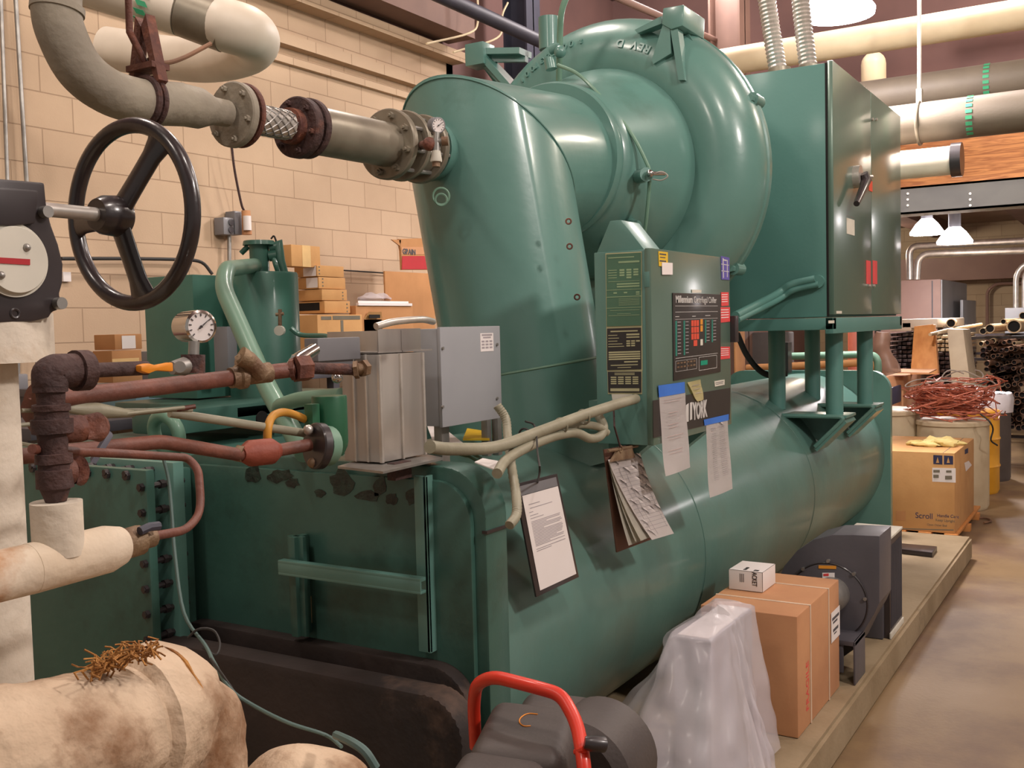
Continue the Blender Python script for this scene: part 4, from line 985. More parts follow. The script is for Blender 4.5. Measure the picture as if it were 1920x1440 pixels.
# white riser below the gearbox
wr_ = T('insulated_riser', 'white insulated vertical pipe standing at the left edge under the black gearbox', 'pipe', (0, 0, 0))
ax_ = P(-50, 1000, Y=YG+.12); rR = (P(43, 1000, Y=ax_.y)-P(-50, 1000, Y=ax_.y)).length*.92
wr_.location = (ax_.x, ax_.y, 0); ROOTLOC[wr_.name] = Vector((ax_.x, ax_.y, 0))
zt_ = P(30, 668, Y=ax_.y).z
mb = MB().lathe((ax_.x, ax_.y, 0), ZD, [(0, rR), (zt_, rR*.99)], 48); mb.jitter(.003, 12); mb.build('riser_jacket', WINS, wr_)
r2 = (P(101, 640, Y=ax_.y)-P(-50, 640, Y=ax_.y)).length*.93; z2 = P(100, 602, Y=ax_.y).z; z1b = P(100, 662, Y=ax_.y).z
mb = MB().lathe((ax_.x, ax_.y, z1b-.01), ZD, [(0, r2), (z2-z1b+.02, r2)], 48); mb.build('flange_wrap', WINS, wr_, label='wide canvas-wrapped flange')
# insulated tee in front, running along X
tl = T('insulated_tee_pipe', 'stained white insulated pipe with a tee at the left edge carrying the rusty riser', 'pipe', (.9, 1.2, 1.0))
YT = 1.12
a = P(-90, 1100, Y=YT); b = P(60, 1066, Y=YT); c = P(212, 1026, Y=YT)
rT = rr(44, depth(P(150, 1040, Y=YT)))
dr = (c-a).normalized()
mb = MB().tube([a, b], rT*1.02, 32); mb.jitter(.002, 30); mb.build('pipe_jacket', WINSD, tl)
mb = MB().tube([b-dr*.004, c-dr*.01, c+dr*.012], [rT*1.03, rT*1.03, rT*.85], 32); mb.jitter(.002, 30); mb.build('tee_jacket', WINSD, tl)
v0 = P(110, 1040, Y=YT); v1 = P(110, 940, Y=YT); v1 = Vector((v0.x, v0.y, v1.z)); rV = rr(46, depth(v0))
mb = MB().tube([v0, v1], rV, 32); mb.jitter(.0015, 30); mb.build('branch_jacket', WINS, tl)
# drain fitting on its end
mb = MB(); e0 = P(228, 1022, Y=YT); e1 = P(262, 1012, Y=YT); mb.tube([c, e0, e1], [.014, .02, .02], 14); mb.cyl(P(262, 1012, Y=YT), P(286, 1006, Y=YT), .014, 12); mb.build('drain_fitting', BRZ, tl)
q = fillet([P(284, 1006, Y=YT), P(350, 994, Y=YT+.05), P(378, 960, Y=YT+.08), P(372, 880, Y=YT+.1), P(352, 858, Y=YT+.12), P(250, 852, Y=YT+.1), P(60, 842, Y=YT)], .04)
MB().tube(q, .0062, 10).build('copper_tube', RUSTR, tl, label='thin red-brown tube looping up')
MB().tube([P(262, 996, Y=YT-.02), P(280, 988, Y=YT-.02), P(298, 986, Y=YT-.02)], .006, 8).build('valve_lever', DSTEEL, tl)

# ================================================================== RUSTY RISER WITH GAUGE
vr = T('rusty_riser', 'dark rusty threaded riser with an elbow leading to the pressure gauge', 'pipe', v1)
x0_, y0_ = v1.x, v1.y
def onv(py, r): return (P(106, py, Y=y0_).z, r)
zs = [(940, .013), (915, .019), (914, .023), (880, .023), (879, .02), (868, .02), (867, .0235), (850, .0235), (849, .018), (812, .019), (811, .026), (785, .026), (784, .021), (770, .021), (769, .024), (758, .024), (757, .017), (735, .018), (734, .022), (716, .022)]
px2m = depth(v1)/F
zs = [(P(106, py, Y=y0_).z, r*1.0) for py, r in zs]
zb0 = zs[0][0]
mb = MB().lathe((x0_, y0_, zb0-.03), ZD, [(z-zb0+.03, r*.93) for z, r in zs], 24); mb.jitter(.0015, 60); mb.build('riser_pipe', RUSTD, vr)
ez = P(118, 695, Y=y0_).z
q = fillet([(x0_, y0_, zs[-1][0]-.005), (x0_, y0_, ez), P(150, 694, Y=y0_)], .05, 8)
mb = MB().tube(q, .021, 20); mb.jitter(.0015, 60); mb.build('elbow', RUSTD, vr)
e = P(140, 695, Y=y0_); e2 = P(163, 694, Y=y0_); MB().tube([e, e2], .0255, 20).build('elbow_collar', RUSTD, vr)
MB().tube([P(160, 695, Y=y0_), P(275, 690, Y=y0_)], .0095, 14).build('nipple', RUSTD, vr)
for py, ln, lb in ((803, 68, 'upper'), (882, 30, 'lower')):
    a = P(120, py+2, Y=y0_); a = Vector((x0_, y0_, a.z)); b = P(125+ln, py-3 if py < 850 else py, Y=y0_)
    dd = b-a; mb = MB().tube([a, a+dd*.55, a+dd*.55, a+dd*.9, b], [.017, .017, .0195, .019, .014], 18); mb.build('capped_branch', RUST, vr)
# lever valve
gx = T('pressure_gauge', 'round chrome pressure gauge with orange lever valve on the rusty riser', 'gauge', P(360, 690, Y=y0_))
MB().prism([P(265, 685, Y=y0_-.02), P(280, 681, Y=y0_-.02), P(295, 685, Y=y0_-.02), P(325, 679, Y=y0_-.02), P(326, 697, Y=y0_-.02), P(295, 695, Y=y0_-.02), P(280, 701, Y=y0_-.02), P(265, 696, Y=y0_-.02)], (0, .014, 0), .003).build('lever_grip', ORNG, gx, label='orange plastic lever grip')
MB().tube([P(322, 690, Y=y0_), P(345, 687, Y=y0_), P(362, 686, Y=y0_)], [.009, .013, .009], 16).cyl(P(337, 688, Y=y0_-.02), P(337, 688, Y=y0_+.01), .008, 12).build('valve_body', STL, gx)
c = P(362, 680, Y=y0_); MB().tube([P(362, 700, Y=y0_), P(362, 665, Y=y0_)], .0165, 14).build('tee_fitting', RUSTD, gx)
MB().tube([P(363, 665, Y=y0_), P(364, 640, Y=y0_)], .0075, 12).build('gauge_neck', STL, gx)
gc = P(377, 612, Y=y0_); gn = (CAMP-gc).normalized()+Vector((.30, -.42, 0))
Rg = rr(31, depth(gc))
gc2 = gc
gaugeface(gc2, gn, Rg, CHR, gx, .05)

# ================================================================== LONG RUSTY PIPES
dA, dB = 1.55, 2.05
def seg(pts, r, n=14): return MB().tube(pts, r, n)
g1_ = T('rusty_supply_pipe', 'long red-brown pipe with a bronze strainer leading to the stainless heat exchanger', 'pipe', V(430, 712, 1.9))
a = V(70, 752, 1.62); b = V(440, 708, 1.98)
mb = MB().tube([a, b], [.0155, .0155], 18); mb.build('long_pipe', RUSTR, g1_)
c0 = V(432, 709, 1.97); c1 = V(505, 698, 2.03); c2 = V(548, 693, 2.06); c3 = V(575, 690, 2.08); c4 = V(665, 693, 2.14)
mb = MB().tube([c0, c0.lerp(c1, .15), c0.lerp(c1, .2), c0.lerp(c1, .35), c0.lerp(c1, .36), c1], [.02, .021, .025, .025, .018, .02], 18); mb.jitter(.001, 60); mb.build('strainer_body', BRZ, g1_, label='bronze strainer body')
mb = MB().tube([V(490, 702, 2.0), V(466, 676, 1.97), V(450, 668, 1.96)], [.017, .018, .02], 16); mb.tube([V(456, 672, 1.96), V(446, 678, 1.96)], .012, 8); mb.jitter(.001, 60); mb.build('strainer_leg', BRZ, g1_, label='angled bronze strainer leg')
MB().tube([c1, c2], .0155, 16).build('nipple', RUSTR, g1_)
mb = MB().tube([V(545, 693, 2.06), V(553, 692, 2.06)], .022, 8); mb.tube([V(553, 692, 2.06), V(580, 690, 2.08)], [.027, .026], 6); mb.build('union_nut', RUST, g1_)
MB().tube([c3, c4], .012, 16).build('dark_nipple', RUSTD, g1_)
MB().tube([V(660, 694, 2.14), V(690, 689, 2.15)], .013, 12).tube([V(664, 694, 2.14), V(672, 693, 2.14)], .019, 6).tube([V(678, 691, 2.14), V(686, 690, 2.15)], .018, 6).build('brass_union', BRZ, g1_)
# large ring flange at left of pipe
c = V(74, 768, 1.66); MB().lathe(c, XD, [(0, .02), (0, .045), (.015, .045), (.015, .02)], 32, caps=False).tube([c-XD*.02, c+XD*.03], .02, 14).build('ring_flange', RUSTR, g1_)
g2_ = T('rusty_drain_pipe', 'lower red-brown pipe with a fat red coupling leading to the black flange', 'pipe', V(430, 850, 1.95))
mb = MB().tube(fillet([V(-20, 862, 1.5), V(302, 828, 1.78), V(450, 853, 1.98)], .02), .0125, 16); mb.build('long_pipe', RUSTR, g2_)
MB().tube([V(442, 849, 1.98), V(456, 852, 1.98)], .016, 14).build('coupling_ring', BRZ, g2_)
mb = MB().tube([V(452, 852, 1.98), V(468, 850, 2.0), V(508, 846, 2.03), V(522, 844, 2.05)], [.014, .026, .026, .014], 20); mb.build('fat_coupling', ORG, g2_, label='fat red oxide coupling')
MB().tube([V(518, 845, 2.04), V(580, 834, 2.1)], .013, 16).build('nipple', RUSTR, g2_)
c = V(588, 836, 2.1); ax = (V(640, 838, 2.14)-V(580, 836, 2.09)).normalized()
fl = MB().lathe(c, ax, [(0, 0), (0, .045), (.003, .048), (.018, .048), (.018, 0)], 32, caps=False).build('black_flange', BLK, g2_, label='black oval flange')
MB().ball(V(578, 806, 2.1), .011, seg=12).build('flange_bolt', STLW, fl); MB().ball(V(586, 868, 2.1), .011, seg=12).build('flange_bolt', BRZ, fl)
# yellow hose
q = spline([V(501, 832, 2.05), V(503, 800, 2.05), V(512, 780, 2.08), V(532, 773, 2.12), V(556, 779, 2.18), V(580, 790, 2.24)], 5)
tag(MB().tube(q, .0085, 12).build('yellow_hose', YORG), 'short yellow hose arching over the red coupling', 'hose')
# grey rod / conduit
tag(MB().tube([V(318, 774, 1.9), V(570, 812, 2.12)], .0088, 12).build('grey_conduit_rod', CONDU), 'straight grey conduit slanting down to the black flange', 'conduit')
rods = [((120, 788, 1.66), (345, 764, 1.86), 'upper one lying along the threaded tips'), ((30, 798, 1.6), (330, 768, 1.85), 'middle one'), ((40, 770, 1.62), (360, 769, 1.9), 'lower one')]
tr_ = T('threaded_rod_bundle', 'bundle of thin threaded rods fanning out behind the rusty riser', 'rods', V(340, 768, 1.88))
for a, b, _ in rods: MB().tube([V(*a), V(*b)], .0035, 8).build('rod', CONDU, tr_)
MB().tube([V(330, 768, 1.86), V(366, 762, 1.88)], .0045, 8).build('rod_tip', RUSTR, tr_)
q = [V(115, 764, 1.66), V(180, 770, 1.7), V(250, 776, 1.78)]; tag(MB().tube(q, [.006, .014, .006], 12).build('grey_cable', CONDU), 'thick grey cable end lying behind the rusty riser', 'cable')
# vertical cable dropping down with blue grey lever
q = spline([V(305, 855, 1.78), V(316, 900, 1.78), V(322, 960, 1.76), V(328, 1040, 1.72), V(345, 1150, 1.66), V(385, 1210, 1.6), V(400, 1240, 1.5), V(430, 1290, 1.42), V(470, 1320, 1.42), V(540, 1355, 1.5), V(610, 1378, 1.55), V(640, 1400, 1.5)], 5)
tag(MB().tube(q, .0029, 8).build('teal_cable', WIRET), 'long dangling grey-teal cable crossing the black water box', 'cable')
for k, (pts, lb) in enumerate(((((352, 1196, 1.62), (372, 1180, 1.62), (400, 1182, 1.62), (412, 1205, 1.6), (405, 1228, 1.58), (380, 1215, 1.6)), 'upper loop of thin cable lying on the black water box'), (((395, 1235, 1.5), (420, 1270, 1.44), (440, 1300, 1.42), (452, 1330, 1.42), (456, 1352, 1.42)), 'thin cable lying over the shoulder of the large dirty pipe'))):
    tag(MB().tube(spline([V(*p) for p in pts], 5), .002, 6).build('thin_cable', WIREB), lb, 'cable')
tag(MB().prism([V(170, 866, 1.5), V(180, 870, 1.5), V(212, 818, 1.55), V(204, 812, 1.55)], (V(0, 0, 1.6)-V(0, 0, 1.5))*.12).build('grey_lever', DSTEEL), 'blue-grey valve lever tilted over the lower rusty pipe', 'lever')
tag(MB().tube([V(20, 828, 1.62), V(60, 835, 1.64), V(300, 852, 1.8)], .003, 6).build('thin_rod', CONDU), 'thin grey rod lying along the top of the bolted flange', 'rod')

# ================================================================== BIG DIRTY INSULATED PIPE AT BOTTOM LEFT
bp_ = T('large_insulated_pipe', 'very large dirty canvas-insulated pipe bend at the bottom left corner', 'pipe', V(250, 1440, 1.35))
q = [V(-120, 1470, 1.06), V(40, 1428, 1.12), V(150, 1396, 1.18), V(235, 1368, 1.24)]
from mathutils import noise
rr0 = rr(128, 1.2)
mb = MB().tube(spline(q, 6), rr0, 56); mb.jitter(.02, 7); mb.jitter(.006, 30); mb.build('straight_jacket', WINSB, bp_)
q = spline([V(205, 1378, 1.26), V(290, 1352, 1.33), V(335, 1395, 1.36), V(340, 1500, 1.36), V(340, 1620, 1.36)], 8)
rr1 = rr(132, 1.3)
rs_ = [rr1*(.95 if k < 2 else 1.08 if k < 12 else 1.0) for k in range(len(q))]
mb = MB().tube(q, rs_, 56); mb.jitter(.018, 8); mb.jitter(.005, 34); mb.build('elbow_jacket', WINSB, bp_)
FIB = mat('torn_brown_fibre', srgb(178, 126, 66), srgb(134, 88, 46), rough=.95, scale=20, bump=1.0, bscale=70)
mb = MB(); rnd = random.Random(5)
for k in range(230):
    t = rnd.random(); px = 168+t*120; py = 1256-t*40+rnd.gauss(0, 7); d_ = 1.19+t*.06-rnd.uniform(.0, .05)
    a = V(px, py, d_); b = a+Vector((rnd.gauss(0, .008), rnd.gauss(0, .008), rnd.gauss(.002, .004))); c_ = b+Vector((rnd.gauss(0, .006), rnd.gauss(0, .006), rnd.gauss(-.002, .004)))
    mb.tube([a, b, c_], .0011, 4)
fb = mb.build('torn_fibre', FIB, bp_, label='torn brown fibre tuft'); fb['kind'] = 'stuff'
cc0 = V(318, 1385, 1.34); dn = (V(360, 1380, 1.42)-V(240, 1370, 1.26)).normalized()
mb = MB().torus(cc0+dn*.0, dn, rr1*1.035, .008, 72, 8, ) if False else MB().tube([V(268, 1362, 1.31), V(273, 1362, 1.314)], rr1*1.10, 56)
mb.jitter(.012, 26); mb.build('frayed_edge', FIB, bp_, label='frayed orange-brown edge of the wrapping')
bp2 = T('insulated_pipe_cap', 'smaller dirty canvas-covered pipe end at the bottom edge left of the black water box', 'pipe', V(560, 1500, 1.45))
mb = MB().tube(spline([V(585, 1700, 1.45), V(580, 1560, 1.45), V(570, 1500, 1.45), V(565, 1462, 1.45), V(562, 1415, 1.45), V(562, 1384, 1.45)], 4), [rr(118, 1.45)]*13+[rr(112, 1.45), rr(104, 1.45), rr(92, 1.45), rr(80, 1.45), rr(66, 1.45), rr(48, 1.45), rr(30, 1.45), rr(12, 1.45)], 48)
mb.jitter(.015, 9); mb.build('jacket', WINSB, bp2)
q_ = V(585, 1695, 1.45); MB().cyl((q_.x, q_.y, 0), (q_.x, q_.y, q_.z), .08, 24).build('pipe_leg', WINSB, bp2)
tag(MB().tube(spline([V(630, 1378, 1.42), V(660, 1392, 1.36), V(685, 1410, 1.34), V(705, 1440, 1.34)], 5), .006, 8).build('thick_black_cable', WIRET), 'thicker dark cable draped over the smaller insulated pipe end', 'cable')
# ================================================================== STAINLESS HEAT EXCHANGER
hx = T('plate_heat_exchanger', 'ribbed stainless steel heat exchanger box on the rim of the green vessel head', 'heat exchanger', P(718, 876, Z=1.3))
ex0, ex1, ey0, ey1, ez0, ez1 = BX(646, 716, 797, 664, 868, X=2.08)
MB().box(ex0, ex1, ey0, ey1, ez0, ez1, .004).build('exchanger_body', ALU, hx)
mb = MB()
n = 2
for k, t in enumerate((.0, .47, 1.0)):
    x = ex0+(ex1-ex0)*t; mb.box(x-.004, x+.004, ey0-.006, ey0+.004, ez0, ez1-.002, .001)
mb.build('corner_seam', STLW, hx)
mb = MB()
for t in (.33, .66): y = ey0+(ey1-ey0)*t; mb.box(ex0-.005, ex0+.002, y-.003, y+.003, ez0, ez1, .001)
mb.build('weld_seam', STLW, hx)
mb = MB().prism([P(633, 874, Z=ez0-.004), P(718, 884, Z=ez0-.004), P(832, 858, Z=ez0-.004), P(745, 840, Z=ez0-.004)], (0, 0, -.006)); mb.build('base_flange', STL, hx)
fx0, fx1, fy0, fy1, fz0, fz1 = BX(640, 716, 797, 617, 664, X=2.09)
ux = T('sheet_metal_trough', 'open bent sheet metal tray standing on the stainless exchanger', 'sheet metal', (ex0+.1, ey0+.08, ez1))
mb = MB(); mb.box(ex0+.004, ex1+.0, ey0+.002, ey0+.006, ez1+.002, fz1, .0005); mb.box(ex0+.10, ex0+.104, ey0, ey0+.26, ez1+.002, fz1-.004, .0005); mb.box(ex0+.0, ex1+.05, ey0+.0, ey1, ez1+.002, ez1+.006); mb.build('bent_sheet', ALU, ux)
jb = T('grey_junction_box', 'small mid-grey control box on the pipe beside the sheet metal tray', 'junction box', V(630, 680, 2.3))
jx = BX(571, 597, 677, 634, 678, Y=1.72)
MB().box(*jx, .004).build('box_body', GRYD, jb)
MB().box(jx[0]+.01, jx[1]-.02, jx[2]+.01, jx[3]-.01, jx[4]-.02, jx[4]).build('box_foot', GRYD, jb)
mb = MB().tube([V(545, 690, 2.2), V(558, 676, 2.25), V(590, 655, 2.32)], [.014, .017, .014], 12).tube([V(556, 668, 2.22), V(552, 678, 2.22)], .012, 6); mb.build('chrome_fitting', CHR, jb)
mb = MB().tube([V(634, 688, 2.25), V(634, 715, 2.25)], .008, 8).ball(V(632, 708, 2.22), .013, seg=10); mb.build('bolt', CHR, jb)
tag(MB().tube(spline([V(705, 612, 2.35), V(740, 603, 2.4), V(790, 599, 2.5), V(812, 603, 2.6)], 6), .0085, 12).build('white_armoured_cable', STLW), 'ribbed white cable arching behind the top of the grey disconnect box', 'cable')
# green cast valve in front of it
gvb = T('green_cast_regulator', 'dark green cylindrical valve casting behind the black flange', 'valve', V(618, 840, 2.25))
c = V(617, 855, 2.27); ct = V(617, 742, 2.27); R = rr(33, 2.27)
c = Vector((ct.x, ct.y, c.z))
MB().lathe(c, ZD, [(0, 0), (0, R*.7), (.02, R*.95), (.03, R), ((ct-c).z-.004, R), ((ct-c).z, R*.97), ((ct-c).z, 0)], 32, caps=False).build('valve_body', GR, gvb)
MB().tube([V(600, 836, 2.13), V(616, 836, 2.15)], .042, 24).build('side_flange', GP, gvb)
c2 = V(586, 800, 2.22); MB().box(c2.x-.012, c2.x+.012, c2.y-.012, c2.y+.012, c2.z-.03, V(586, 757, 2.22).z, .002).build('square_post', GR, gvb)

# ================================================================== GREY DISCONNECT BOX
db = T('disconnect_box', 'light grey electrical box on strut legs in front of the suction duct', 'electrical box', (2.6, 1.8, 1.27))
dx = BX(779, 825, 935, 616, 800, Y=1.72)
MB().box(*dx, .003).build('box_body', GRY, db)
MB().box(dx[0]-.003, dx[1]+.003, dx[2]-.012, dx[2]-.001, dx[4]-.002, dx[5]+.004, .002).build('box_cover', GRY, db)
yy = dx[2]-.012
for px, py in ((829, 653), (931, 646), (829, 763), (931, 747)):
    c = P(px, py, Y=yy); MB().cyl(c, c-YD*.005, .0045, 12).build('cover_screw', STL, db)
a = P(900, 625, Y=yy); b = P(925, 658, Y=yy); lb = MB().box(a.x, b.x, yy-.0012, yy, b.z, a.z).build('rating_label', PAP, db, label='small white rating label', sm=None)
f_ = uv((a.x, yy-.0013, a.z), (b.x, yy-.0013, a.z), (b.x, yy-.0013, b.z), (a.x, yy-.0013, b.z))
strips(MB(), f_, [(.1, .05, .9, .15), (.2, .2, .8, .28)]+[(.08+.3*j, .4+.17*i, .3+.3*j, .5+.17*i) for i in range(3) for j in range(3)], .0003, nY).build('label_print', INKL, lb, sm=None)
for px in (921, 931):
    c = P(px, 782, Y=1.76); c1 = P(px, 864, Y=1.76); MB().box(c.x-.012, c.x+.012, c.y-.012+.02*(px == 921), c.y+.012+.02*(px == 921), 1.24, dx[4], .002).build('strut_leg', STL, db)
MB().box(dx[0]+.05, dx[0]+.09, dx[2]+.03, dx[3]-.03, 1.24, dx[4], .002).build('strut_leg', STL, db)
# loose papers on the vessel
for (q, lb, m) in (([(800, 797), (835, 806), (868, 832), (815, 838)], 'grey-white crumpled sheet lying under the grey disconnect box', PAP), ([(890, 868), (905, 861), (945, 868), (943, 888)], 'white paper corner sticking out beside the end of the green head', PAP)):
    pts = [P(x, y, Z=1.292) for x, y in q]
    tag(MB().prism(pts, (0, 0, .003)).build('loose_paper', m, sm=None), lb, 'paper')
pts = [P(x, y, Z=1.293) for x, y in ((868, 826), (876, 806), (915, 812), (918, 826))]
tag(MB().prism(pts, (0, 0, .006)).build('yellow_card', YEL, sm=None), 'bright yellow card lying beside the strut legs of the grey box', 'card')
# ================================================================== BEIGE CONDUITS TO THE PANEL
YC = 1.45
bc = T('sealed_conduit_run', 'thick beige conduits tied together running up to the side of the control panel', 'conduit', V(950, 840, 2.8))
q = spline([V(806, 838, 2.34), V(850, 842, 2.45), V(930, 838, 2.6), V(1010, 810, 2.78), V(1090, 780, 2.95), V(1160, 757, 3.1), P(1192, 748, X=2.975)], 6)
MB().tube(q, .0155, 16).build('upper_conduit', CONDU, bc)
q = spline([V(932, 888, 2.5), V(950, 862, 2.6), V(990, 838, 2.72), V(1040, 818, 2.85), V(1080, 812, 2.95), V(1105, 822, 3.02), V(1125, 818, 3.05), V(1132, 800, 3.08), V(1120, 775, 3.1)], 6)
MB().tube(q, .0135, 14).build('lower_conduit', CONDU, bc)
q = spline([V(1040, 812, 2.92), V(1085, 797, 3.0), V(1120, 800, 3.05), V(1138, 812, 3.08)], 6)
MB().tube(q, .012, 12).build('looped_conduit', CONDU, bc)
q = spline([V(932, 760, 2.75), V(948, 785, 2.75), V(952, 820, 2.72), V(960, 880, 2.62), V(968, 930, 2.5), V(968, 965, 2.46), V(955, 985, 2.42)], 6)
pts = spline(q, 2); MB().tube(pts, [.0125*(1.0 if k % 2 else .9) for k in range(len(pts))], 14).build('ribbed_conduit', CONDU, bc)
for px, py in ((1052, 798), (1094, 782), (985, 818)):
    c = V(px, py, 2.86+(px-1040)*.002); dd = (V(1100, 775, 3)-V(1000, 812, 2.8)).normalized(); MB().torus(c, dd, .021, .003, 24, 6).build('cable_tie', CONDU if px != 985 else WIREB, bc)
tag(MB().tube(spline([V(985, 790, 2.78), V(1003, 800, 2.8), V(1008, 850, 2.65), V(1012, 880, 2.55), P(1008, 905, Y=1.43)], 5), .0028, 6).build('black_tie_wire', WIREB), 'thin black wire holding the framed notice from the beige conduits', 'wire')
# ================================================================== FRAMED NOTICE AND CLIPBOARD
fn_q = [(966, 908), (1045, 888), (1086, 1082), (1006, 1120)]
fn = [P(x, y, Y=1.425) for x, y in fn_q]
fo = tag(MB().prism(fn, (0, .006, 0), .002).build('framed_notice', BLK), 'black-edged plastic sleeve with a typed notice hanging on the green shell', 'notice')
ff = uv(*[p-YD*.0008 for p in fn])
def inq(u0, v0, u1, v1, m, nm, par, lb=None, f=None, off=0.0):
    f = f or ff; mb = MB().prism([f(u0, v0)-YD*off, f(u1, v0)-YD*off, f(u1, v1)-YD*off, f(u0, v1)-YD*off], (0, -.0008, 0)); return mb.build(nm, m, par, label=lb, sm=None)
inq(.05, .025, .94, .105, GRYD, 'clear_header', fo, 'grey header strip')
sh_ = inq(.09, .11, .94, .955, PAP, 'typed_sheet', fo, 'white typed sheet')
fs = lambda u, v: ff(.09+.85*u, .11+.845*v)-YD*.001
R_ = [(.12, .1, .42, .108), (.14, .14, .75, .147), (.1, .18, .2, .187), (.1, .215, .32, .222), (.1, .245, .45, .252)]
R_ += [(.1, .28+.015*i, [.9, .88, .5, .9, .92, .86, .4, .9, .92, .9, .9, .88, .86, .7][i % 14], .287+.015*i) for i in range(18)]+[(.1, .57, .9, .577), (.1, .59, .5, .597)]
strips(MB(), fs, R_, .0003, nY).build('typed_lines', INKL, sh_, sm=None)
cbq = [(1133, 843), (1192, 832), (1221, 1012), (1157, 1036)]
cb = [P(x, y, Y=1.40) for x, y in cbq]
cb[2] = P(1221, 1012, Y=1.42); cb[3] = P(1157, 1036, Y=1.42)
co = tag(MB().prism(cb, (0, .005, 0), .0015).build('clipboard', mat('brown_hardboard', srgb(104, 70, 56), srgb(88, 60, 50), rough=.6)), 'brown clipboard with a thick fanned stack of log sheets hanging below the control panel', 'clipboard')
def paper(q4, off, curl, m=PAP, nm='log_sheet', lb=None):
    f_ = uv(*[P(x, y, Y=1.398-off) for x, y in q4]); bm = bmesh.new(); gr = []
    for j in range(9):
        gr.append([])
        for i in range(5):
            p = f_(i/4, j/8); p.y -= curl*(j/8)**2; gr[-1].append(bm.verts.new(p))
    for j in range(8):
        for i in range(4): bm.faces.new((gr[j][i], gr[j][i+1], gr[j+1][i+1], gr[j+1][i]))
    bmesh.ops.solidify(bm, geom=list(bm.faces), thickness=.0006)
    mb = MB(); mb.bm.free(); mb.bm = bm
    g_ = lambda u, v: f_(u, v)-YD*(curl*v*v+.0014)
    g_.curved = True
    return mb.build(nm, m, co, label=lb), g_
paper([(1140, 862), (1187, 852), (1196, 1012), (1168, 1022)], .003, .02, PAPO)
paper([(1141, 864), (1190, 852), (1200, 1005), (1175, 1014)], .006, .03, PAPO)
paper([(1141, 866), (1192, 853), (1212, 1000), (1180, 1012)], .009, .04, PAPO)
s4, g4 = paper([(1140, 862), (1200, 848), (1238, 998), (1196, 1010)], .012, .05, PAP, 'top_log_sheet', 'bright top log sheet with ruled lines')
strips(MB(), g4, [(.05, .12+.045*i, .95, .123+.045*i) for i in range(18)]+[(.2, .12, .206, .95), (.36, .12, .366, .95), (.88, .12, .886, .9)], .0002, nY).build('ruled_lines', INKL, s4, sm=None)
mb = MB().prism([P(1148, 866, Y=1.375), P(1160, 846, Y=1.375), P(1186, 840, Y=1.375), P(1192, 858, Y=1.375)], (0, .012, 0), .002)
mb.tube([P(1140, 846, Y=1.38), P(1195, 836, Y=1.38)], .005, 10); mb.torus(P(1164, 842, Y=1.375), (0, 1, 0), .01, .0025, 20, 6); mb.build('clip', BRZ, co, label='rusty metal clip')
tag(MB().tube([P(1150, 752, X=2.965), P(1152, 800, Y=1.372), P(1163, 838, Y=1.372)], .0032, 6).build('hanging_cord', RUSTD), 'brown cord holding the clipboard from the beige conduit', 'cord')

# ================================================================== OIL TANK GROUP
ot = T('oil_tank', 'upright green cylindrical oil tank with valves on top behind the handwheel', 'tank', P(490, 745, Y=3.2))
tx = (P(441, 600, Y=3.2)+P(545, 600, Y=3.2))/2; tR = (P(545, 600, Y=3.2)-P(441, 600, Y=3.2)).length/2*.92
tz0 = P(490, 748, Y=3.2).z; tz1 = P(490, 512, Y=3.2).z
MB().lathe((tx.x, tx.y, tz0), ZD, [(0, tR), (tz1-tz0-.01, tR), (tz1-tz0, tR*.97)], 48).build('tank_shell', GT, ot)
def W_(px, py, d=4.05): return V(px, py, d)
dt = depth(tx)
mb = MB(); c = V(487, 500, dt); mb.lathe((c.x, c.y, tz1), ZD, [(0, rr(18, dt)), (V(487, 460, dt).z-tz1, rr(18, dt)), (V(487, 460, dt).z-tz1, rr(30, dt)), (V(487, 452, dt).z-tz1, rr(28, dt))], 20); mb.build('valve_neck', GT, ot)
mb = MB().tube([V(465, 462, dt), V(452, 475, dt)], .012, 10).tube([V(505, 465, dt), V(522, 460, dt), V(526, 490, dt), V(532, 512, dt)], .02, 12).tube([V(505, 480, dt), V(520, 478, dt)], .024, 12).torus(V(518, 500, dt-.05), (.5, -.5, .2), .03, .01, 20, 8); mb.build('top_fittings', GT, ot)
MB().tube(spline([V(508, 448, dt), V(514, 443, dt), V(520, 460, dt), V(527, 485, dt)], 4), .004, 6).build('thin_wire', WIREB, ot)
mb = MB().tube([V(525, 580, dt-.3), V(525, 612, dt-.3)], .008, 10).tube([V(517, 590, dt-.3), V(532, 588, dt-.3)], .007, 10); mb.build('brass_valve', BRZ, ot)
c = V(523, 620, dt-.34); MB().cyl(c+Vector((.03, .02, 0)), c, .02, 16).build('sight_glass', PAPO, ot, label='small cream sight glass')
q = fillet([V(480, 497, dt), V(424, 505, 3.6), V(418, 540, 3.5), V(500, 725, 3.2), V(560, 830, 3.0), V(572, 850, 2.95)], .10, 6)
tag(MB().tube(q, rr(17, 3.4), 20).build('slanting_green_pipe', GP), 'pale green pipe slanting down in front of the green oil tank', 'pipe')
q = fillet([V(530, 800, 3.1), V(520, 762, 3.1), V(560, 748, 3.0), V(640, 742, 2.9)], .08, 6)
tag(MB().tube(q, rr(14, 3.1), 16).build('green_branch_pipe', GP), 'pale green pipe bending off beside the black opening under the rusty pipe', 'pipe')
gbx = BX(362, 410, 450, 514, 734, Y=3.22)
X0_, X1_ = P(364, 600, Y=3.3).x, P(450, 600, Y=3.3).x
bxo = tag(MB().box(X0_, X1_, 3.3, 3.6, P(400, 745, Y=3.3).z, P(400, 516, Y=3.3).z, .004).build('green_panel_box', GT), 'flat green metal box standing left of the green oil tank', 'electrical box')
